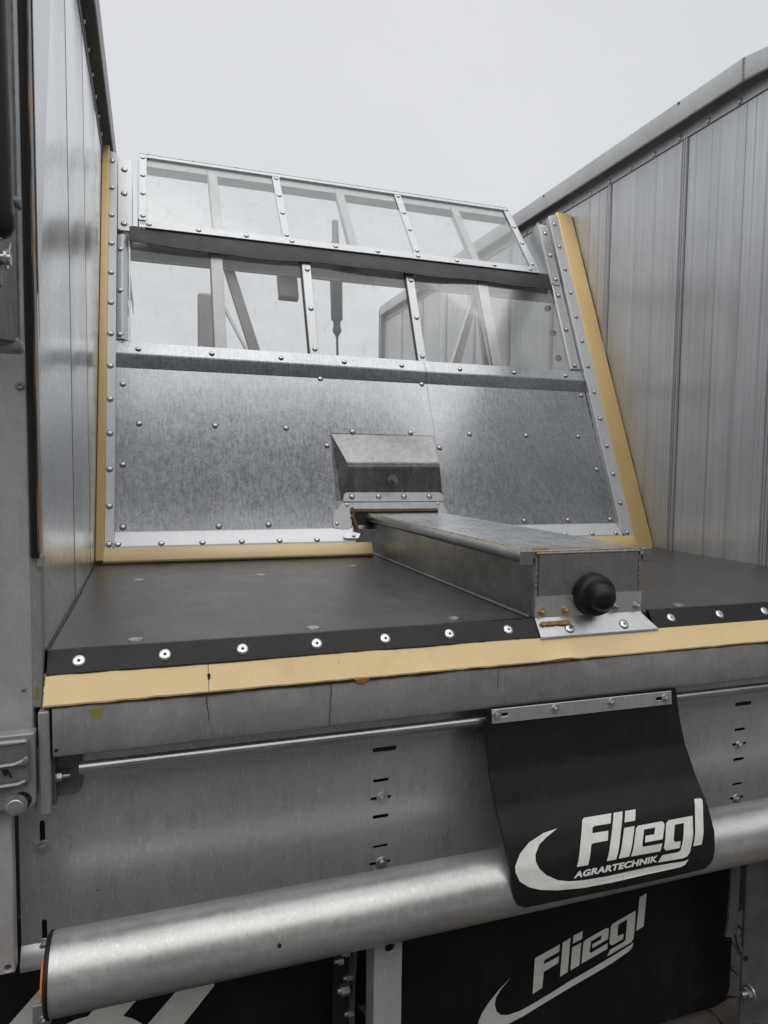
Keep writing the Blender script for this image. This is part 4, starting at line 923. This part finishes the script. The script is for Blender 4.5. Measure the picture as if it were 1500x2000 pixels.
mp_ = box('mount_plate', ID, -0.034, -0.004, -0.02, -0.014, -0.775, -0.700, 'dull', bp)
stamp('hex', 'mount_bolt', (-0.012, -0.020, -0.735), (0, -1, 0), mp_, scale=0.8)
# ------------------------------------------------------------------ hinged flap with the white lettering
FP = [(-.055, -.19), (-.060, -.26), (-.075, -.33), (-.110, -.40), (-.150, -.455), (-.178, -.51), (-.188, -.57), (-.188, -.70)]
arc = [0.0]
for a, b in zip(FP, FP[1:]): arc.append(arc[-1]+math.hypot(b[0]-a[0], b[1]-a[1]))
def flap(x, s, n=0.0):
    i = 0
    while i < len(FP)-2 and s > arc[i+1]: i += 1
    t = (s-arc[i])/(arc[i+1]-arc[i]); a, b = FP[i], FP[i+1]
    def tang(k):
        p, q = FP[max(0, k-1)], FP[min(len(FP)-1, k+1)]
        d = Vector((q[0]-p[0], q[1]-p[1])).normalized(); return d
    d = tang(i).lerp(tang(i+1), min(1, max(0, t))).normalized()
    return Vector((x, a[0]+(b[0]-a[0])*t + d.y*n, a[1]+(b[1]-a[1])*t - d.x*n))
ff = thing('rubber_flap', 'black rubber flap with small subline lettering, clamped under the beam and draped over the bumper', 'rubber flap', (1.2, -0.055, -0.19), 'black rubber flaps with white lettering')
bm = bmesh.new(); NS, NX = 40, 14; SB = 0.4345
def flap_x(s, k):
    t = s/SB; x0 = 0.9285 - 0.002*math.sin(t*3) + 0.007*t; x1 = 1.4697 + 0.030*math.sin(min(1, t*1.25)*math.pi/2) - 0.012*t*t
    r = 0.03
    x = x0 + (x1-x0)*k/NX
    return x
fr2, bk2 = [], []
for i in range(NS+1):
    row, rowb = [], []
    for k in range(NX+1):
        s = SB*i/NS; x = flap_x(s, k); ss = s
        if i > NS-5:                                   # rounded lower corners
            e = (i-(NS-5))/5.0; cut = 0.030*(1-math.sqrt(max(0, 1-e*e)))
            if k == 0: x += cut
            if k == NX: x -= cut
        n = 0.0025*math.sin(x*9+s*6)*s/SB
        row.append(bm.verts.new(flap(x, ss, n))); rowb.append(bm.verts.new(flap(x, ss, n-0.006)))
    fr2.append(row); bk2.append(rowb)
for i in range(NS):
    for k in range(NX):
        bm.faces.new((fr2[i][k], fr2[i+1][k], fr2[i+1][k+1], fr2[i][k+1])); bm.faces.new((bk2[i][k+1], bk2[i+1][k+1], bk2[i+1][k], bk2[i][k]))
    bm.faces.new((fr2[i][0], bk2[i][0], bk2[i+1][0], fr2[i+1][0])); bm.faces.new((fr2[i+1][NX], bk2[i+1][NX], bk2[i][NX], fr2[i][NX]))
for k in range(NX):
    bm.faces.new((fr2[0][k+1], bk2[0][k+1], bk2[0][k], fr2[0][k])); bm.faces.new((fr2[NS][k], bk2[NS][k], bk2[NS][k+1], fr2[NS][k+1]))
finish('flap_sheet', bm, 'rubber', ff, smooth=50)
nz_ = lambda x, s: 0.0025*math.sin(x*9+s*6)*s/SB
cb = holed('clamp_bar', XZ(-0.0565), [(0.9425, -0.2245), (1.4545, -0.2295), (1.4515, -0.1945), (0.9395, -0.1905)], [slot(0.968, -0.2055, 0.030, 0.0085), slot(1.4175, -0.2112, 0.028, 0.0085)], 0.0, 0.004, 'strip', ff, bevel=0.0008)
for (x, z) in ((0.9525, -0.2047), (1.1102, -0.2058), (1.2709, -0.2067), (1.4331, -0.2114)): stamp('hex', 'clamp_bolt', (x, -0.0605, z), (0, -1, 0), cb, scale=0.78)

def poly_on(name, pts, mapf, parent, mat='print', sub=0.012):
    """flat print polygon laid on a curved sheet: filled, diced, then mapped"""
    cu = bpy.data.curves.new('tmp', 'CURVE'); cu.dimensions = '2D'; cu.fill_mode = 'BOTH'
    s = cu.splines.new('POLY'); s.points.add(len(pts)-1); s.use_cyclic_u = True
    for q, (a, b) in zip(s.points, pts): q.co = (a, b, 0, 1)
    ob = bpy.data.objects.new('tmp', cu); C.objects.link(ob); me = bpy.data.meshes.new_from_object(ob)
    bpy.data.objects.remove(ob); bpy.data.curves.remove(cu)
    bm = bmesh.new(); bm.from_mesh(me); bpy.data.meshes.remove(me)
    return dice_map(name, bm, mapf, parent, mat, sub)
def dice_map(name, bm, mapf, parent, mat, sub):
    bmesh.ops.remove_doubles(bm, verts=bm.verts, dist=1e-6)
    lo = min(v.co.y for v in bm.verts); hi = max(v.co.y for v in bm.verts)
    k = lo + sub
    while k < hi:
        bmesh.ops.bisect_plane(bm, geom=bm.verts[:]+bm.edges[:]+bm.faces[:], plane_co=(0, k, 0), plane_no=(0, 1, 0)); k += sub
    for v in bm.verts: v.co = mapf(v.co.x, v.co.y)
    o = finish(name, bm, mat, parent, smooth=60)
    o.data.flip_normals() if o.data.polygons and o.data.polygons[0].normal.y > 0 else None
    return o
A = dict(
F=[(1.143,0.2705),(1.2178,0.2710),(1.2075,0.2918),(1.1628,0.2912),(1.1575,0.2942),(1.1543,0.3050),(1.1970,0.3058),(1.1899,0.3254),(1.1497,0.3254),(1.1444,0.3276),(1.1282,0.3679),(1.0987,0.3674),(1.1367,0.2749)],
l=[(1.2239,0.2712),(1.2491,0.2713),(1.2031,0.3675),(1.1775,0.3672)],
i_=[(1.2563,0.2715),(1.2856,0.2718),(1.2747,0.2953),(1.2451,0.2951)],
i2=[(1.2408,0.3062),(1.2698,0.3064),(1.2384,0.3670),(1.2098,0.3670)],
e=[(1.2435,0.3677),(1.2718,0.3117),(1.2795,0.3070),(1.3462,0.3070),(1.3523,0.3105),(1.3520,0.3168),(1.3368,0.3441),(1.2865,0.3436),(1.2922,0.3307),(1.3173,0.3307),(1.3249,0.3170),(1.2929,0.3172),(1.2770,0.3484),(1.2788,0.3519),(1.3339,0.3526),(1.3262,0.3690)],
g=[(1.3671,0.3076),(1.4392,0.3075),(1.4230,0.3562),(1.4120,0.3845),(1.4030,0.3929),(1.3900,0.3953),(1.3163,0.3925),(1.3309,0.3784),(1.3767,0.3794),(1.3846,0.3763),(1.3925,0.3583),(1.4085,0.3192),(1.3812,0.3192),(1.3665,0.3504),(1.3698,0.3552),(1.3866,0.3558),(1.3830,0.3705),(1.3420,0.3701),(1.3365,0.3627),(1.3581,0.3127)],
l2=[(1.4595,0.2725),(1.4793,0.2729),(1.4823,0.2773),(1.4690,0.3148),(1.4487,0.3735),(1.4229,0.3732)],
sw=[(1.0678,0.2821),(1.0308,0.2864),(0.9906,0.2996),(0.9626,0.3185),(0.9455,0.3415),(0.9444,0.3543),(0.9537,0.374),(0.9758,0.3899),(1.0039,0.4004),(1.0471,0.4087),(1.1144,0.4148),(1.1915,0.4159),(1.2707,0.4135),(1.3529,0.4139),(1.3824,0.4138),(1.3949,0.4107),(1.4065,0.4003),(1.3913,0.4024),(1.3455,0.4001),(1.2923,0.3980),(1.2318,0.3981),(1.1727,0.3996),(1.1152,0.3984),(1.0778,0.3947),(1.0487,0.3875),(1.0204,0.3719),(1.0034,0.3553),(0.9972,0.3397),(0.9999,0.3257),(1.0143,0.3075),(1.0356,0.296)])
mapA = lambda x, s: flap(x, s, nz_(x, s)+0.0018)
for k, v in A.items(): poly_on('swoosh' if k == 'sw' else 'letter', v, mapA, ff)
# small bold italic subline
tx = bpy.data.curves.new('tmp', 'FONT'); tx.body = 'AGRARTECHNIK'; tx.size = 1.0; tx.shear = 0.28; tx.offset = 0.045; tx.space_character = 1.06
to = bpy.data.objects.new('tmp', tx); C.objects.link(to); me = bpy.data.meshes.new_from_object(to)
bpy.data.objects.remove(to); bpy.data.curves.remove(tx)
bm = bmesh.new(); bm.from_mesh(me); bpy.data.meshes.remove(me)
x0 = min(v.co.x for v in bm.verts); x1 = max(v.co.x for v in bm.verts); y0 = min(v.co.y for v in bm.verts); y1 = max(v.co.y for v in bm.verts)
for v in bm.verts: v.co = Vector((1.0887+(v.co.x-x0)/(x1-x0)*(1.3185-1.0887), 0.3907-(v.co.y-y0)/(y1-y0)*0.0140, 0))
dice_map('subline_lettering', bm, mapA, ff, 'print', 0.006)

# ------------------------------------------------------------------ mud flaps below
MY = 0.12
mr = thing('mud_flap', 'large black mud flap with slanted white lettering, hanging right of the bumper leg', 'mud flap', (1.33, MY, -0.6), 'black mud flaps below the bumper')
prism('flap_sheet', XZ(MY), rrect(0.735, 1.885, -1.283, -0.60, 0.06, (1, 1, 0, 0)), -0.010, 0.0, 'rubber', mr, bevel=0.001)
B = dict(
F=[(1.1886,-0.9774),(1.265,-0.9553),(1.2633,-0.9765),(1.2181,-0.9895),(1.2151,-0.9931),(1.2154,-1.0021),(1.263,-0.9897),(1.262,-1.0086),(1.2153,-1.0246),(1.2121,-1.0697),(1.1822,-1.081),(1.1857,-0.9821)],
l=[(1.274,-0.9526),(1.2988,-0.9437),(1.2931,-1.0429),(1.2682,-1.0515)], i_=[(1.3083,-0.9396),(1.3383,-0.9323),(1.3371,-0.9549),(1.3071,-0.9628)], i2=[(1.3055,-0.9733),(1.3347,-0.9664),(1.331,-1.0317),(1.3019,-1.0406)],
e=[(1.3378,-1.0289),(1.342,-0.9669),(1.3495,-0.9605),(1.4158,-0.9408),(1.4251,-0.9421),(1.4266,-0.9486),(1.4247,-0.9748),(1.3723,-0.9907),(1.3719,-0.9789),(1.4005,-0.9713),(1.402,-0.9581),(1.3674,-0.9688),(1.3633,-1.0008),(1.3687,-1.0038),(1.424,-0.9868),(1.4234,-1.004)],
g=[(1.4405,-0.9314),(1.5172,-0.9084),(1.5161,-0.9603),(1.5133,-0.9933),(1.5051,-1.0028),(1.4235,-1.0265),(1.4332,-1.0091),(1.4791,-0.9952),(1.4853,-0.991),(1.4891,-0.9304),(1.4857,-0.9297),(1.4618,-0.9377),(1.4577,-0.9405),(1.457,-0.9737),(1.478,-0.97),(1.4766,-0.9861),(1.4411,-0.9968),(1.4326,-0.9935),(1.4302,-0.9863),(1.4333,-0.939)],
l2=[(1.5293,-0.8706),(1.554,-0.8628),(1.5473,-0.9632),(1.5218,-0.9716)],
sw=[(1.1116,-1.0178),(1.0785,-1.0414),(1.0495,-1.0692),(1.0281,-1.0952),(1.0176,-1.1169),(1.0151,-1.1337),(1.0202,-1.1491),(1.0444,-1.1572),(1.0778,-1.1573),(1.1077,-1.1493),(1.1569,-1.1371),(1.2222,-1.1161),(1.3009,-1.092),(1.3816,-1.0692),(1.4434,-1.0503),(1.4997,-1.0278),(1.5101,-1.0188),(1.5138,-1.0047),(1.5012,-1.0112),(1.4633,-1.0233),(1.3808,-1.0488),(1.3001,-1.0718),(1.2411,-1.0919),(1.183,-1.1098),(1.1449,-1.1198),(1.107,-1.1225),(1.0843,-1.1166),(1.0708,-1.1026),(1.0659,-1.0838),(1.0679,-1.0633),(1.0859,-1.0397)])
mapB = lambda x, z: Vector((x, MY-0.0008, z))
for k, v in B.items(): poly_on('swoosh' if k == 'sw' else 'letter', v, mapB, mr, sub=9)
ml_ = thing('mud_flap', 'black mud flap with broad white diagonal stripes, below the left end of the bumper tube', 'mud flap', (0.2, MY, -0.6), 'black mud flaps below the bumper')
prism('flap_sheet', XZ(MY), rrect(-0.40, 0.625, -1.283, -0.60, 0.06, (1, 1, 0, 0)), -0.010, 0.0, 'rubber', ml_, bevel=0.001)
Cc = [[(-0.2016, -0.9385), (-0.0379, -0.7648), (0.0319, -0.7818), (-0.1407, -0.968)],
      [(-0.05, -0.92), (0.0094, -0.8613), (0.0276, -0.8556), (0.0536, -0.8542), (0.1038, -0.801), (0.1766, -0.8187), (0.1265, -0.8723), (0.1486, -0.8852), (0.1676, -0.9027), (0.19, -0.95), (0.10, -0.99)],
      [(0.10, -0.985), (0.2803, -0.8019), (0.326, -0.7979), (0.3258, -0.8495), (0.19, -1.0)]]
for v in Cc: poly_on('white_stripe', v, mapB, ml_, sub=9)

# ------------------------------------------------------------------ brackets between and beside the mud flaps
kb = thing('bolted_bracket', 'dark bracket plate with a column of hex nuts, in shade left of the bumper leg', 'bracket', (0.625, 0.05, -0.9))
prism('bracket_plate', XZ(0.06), [(0.597, -1.25), (0.650, -1.25), (0.650, -0.62), (0.597, -0.62)], 0.0, 0.006, 'void', kb)
prism('bracket_web', lambda a, b, c: Vector((c, a, b)), [(-0.02, -0.62), (0.055, -0.62), (0.055, -1.25), (0.03, -1.25), (0.02, -0.85)], 0.636, 0.641, 'darksteel', kb)
for (x, z, s_) in ((0.6126, -0.789, 1.0), (0.6344, -0.835, 1.0), (0.620, -0.862, 1.5), (0.638, -0.924, 1.1), (0.630, -0.775, 0.9)):
    bm = bmesh.new(); hx = [(0.0088*s_*math.cos(math.pi/3*i), 0.0088*s_*math.sin(math.pi/3*i)) for i in range(6)]
    add_prism(bm, lambda a, b, c: Vector((x-0.012+c, 0.03+a, z+b)), hx, 0, 0.013*s_); add_cyl(bm, (x-0.02, 0.03, z), (x-0.01, 0.03, z), 0.005*s_, None, 12)
    finish('hex_nut', bm, 'bolt', kb)
rk = thing('side_bracket', 'dark steel frame plate with slotted arm and large nut, at the bottom right', 'bracket', (1.85, 0.0, -1.0))
box('frame_plate', ID, 1.822, 1.95, 0.02, 0.03, -1.27, -0.60, 'darksteel', rk)
prism('slotted_arm', XZ(0.03), [(1.757, -0.60), (1.7985, -0.60), (1.7985, -0.83), (1.7975, -0.968), (1.8075, -1.0), (1.826, -1.03), (1.819, -1.05), (1.795, -1.02), (1.777, -0.98), (1.756, -0.975), (1.762, -0.95), (1.767, -0.83)], 0.0, 0.008, 'darksteel', rk)
prism('arm_slot', XZ(0.0215), [(1.7865, -0.975), (1.7915, -0.974), (1.800, -1.005), (1.8175, -1.038), (1.812, -1.042), (1.795, -1.010)], 0.0, 0.0012, 'void', rk, bevel=0)
bm = bmesh.new(); add_cyl(bm, (1.800, 0.0, -1.145), (1.825, 0.0, -1.145), 0.0085, None, 16)
add_prism(bm, lambda a, b, c: Vector((1.815+c, 0.0+a, -1.145+b)), [(0.016*math.cos(math.pi/3*i), 0.016*math.sin(math.pi/3*i)) for i in range(6)], 0, 0.013); add_cyl(bm, (1.829, 0.0, -1.145), (1.834, 0.0, -1.145), 0.021, None, 24)
finish('frame_nut', bm, 'bolt', rk)
cyl('frame_hole', (1.832, 0.0195, -1.055), (1.832, 0.022, -1.055), 0.009, 'void', rk, 16)
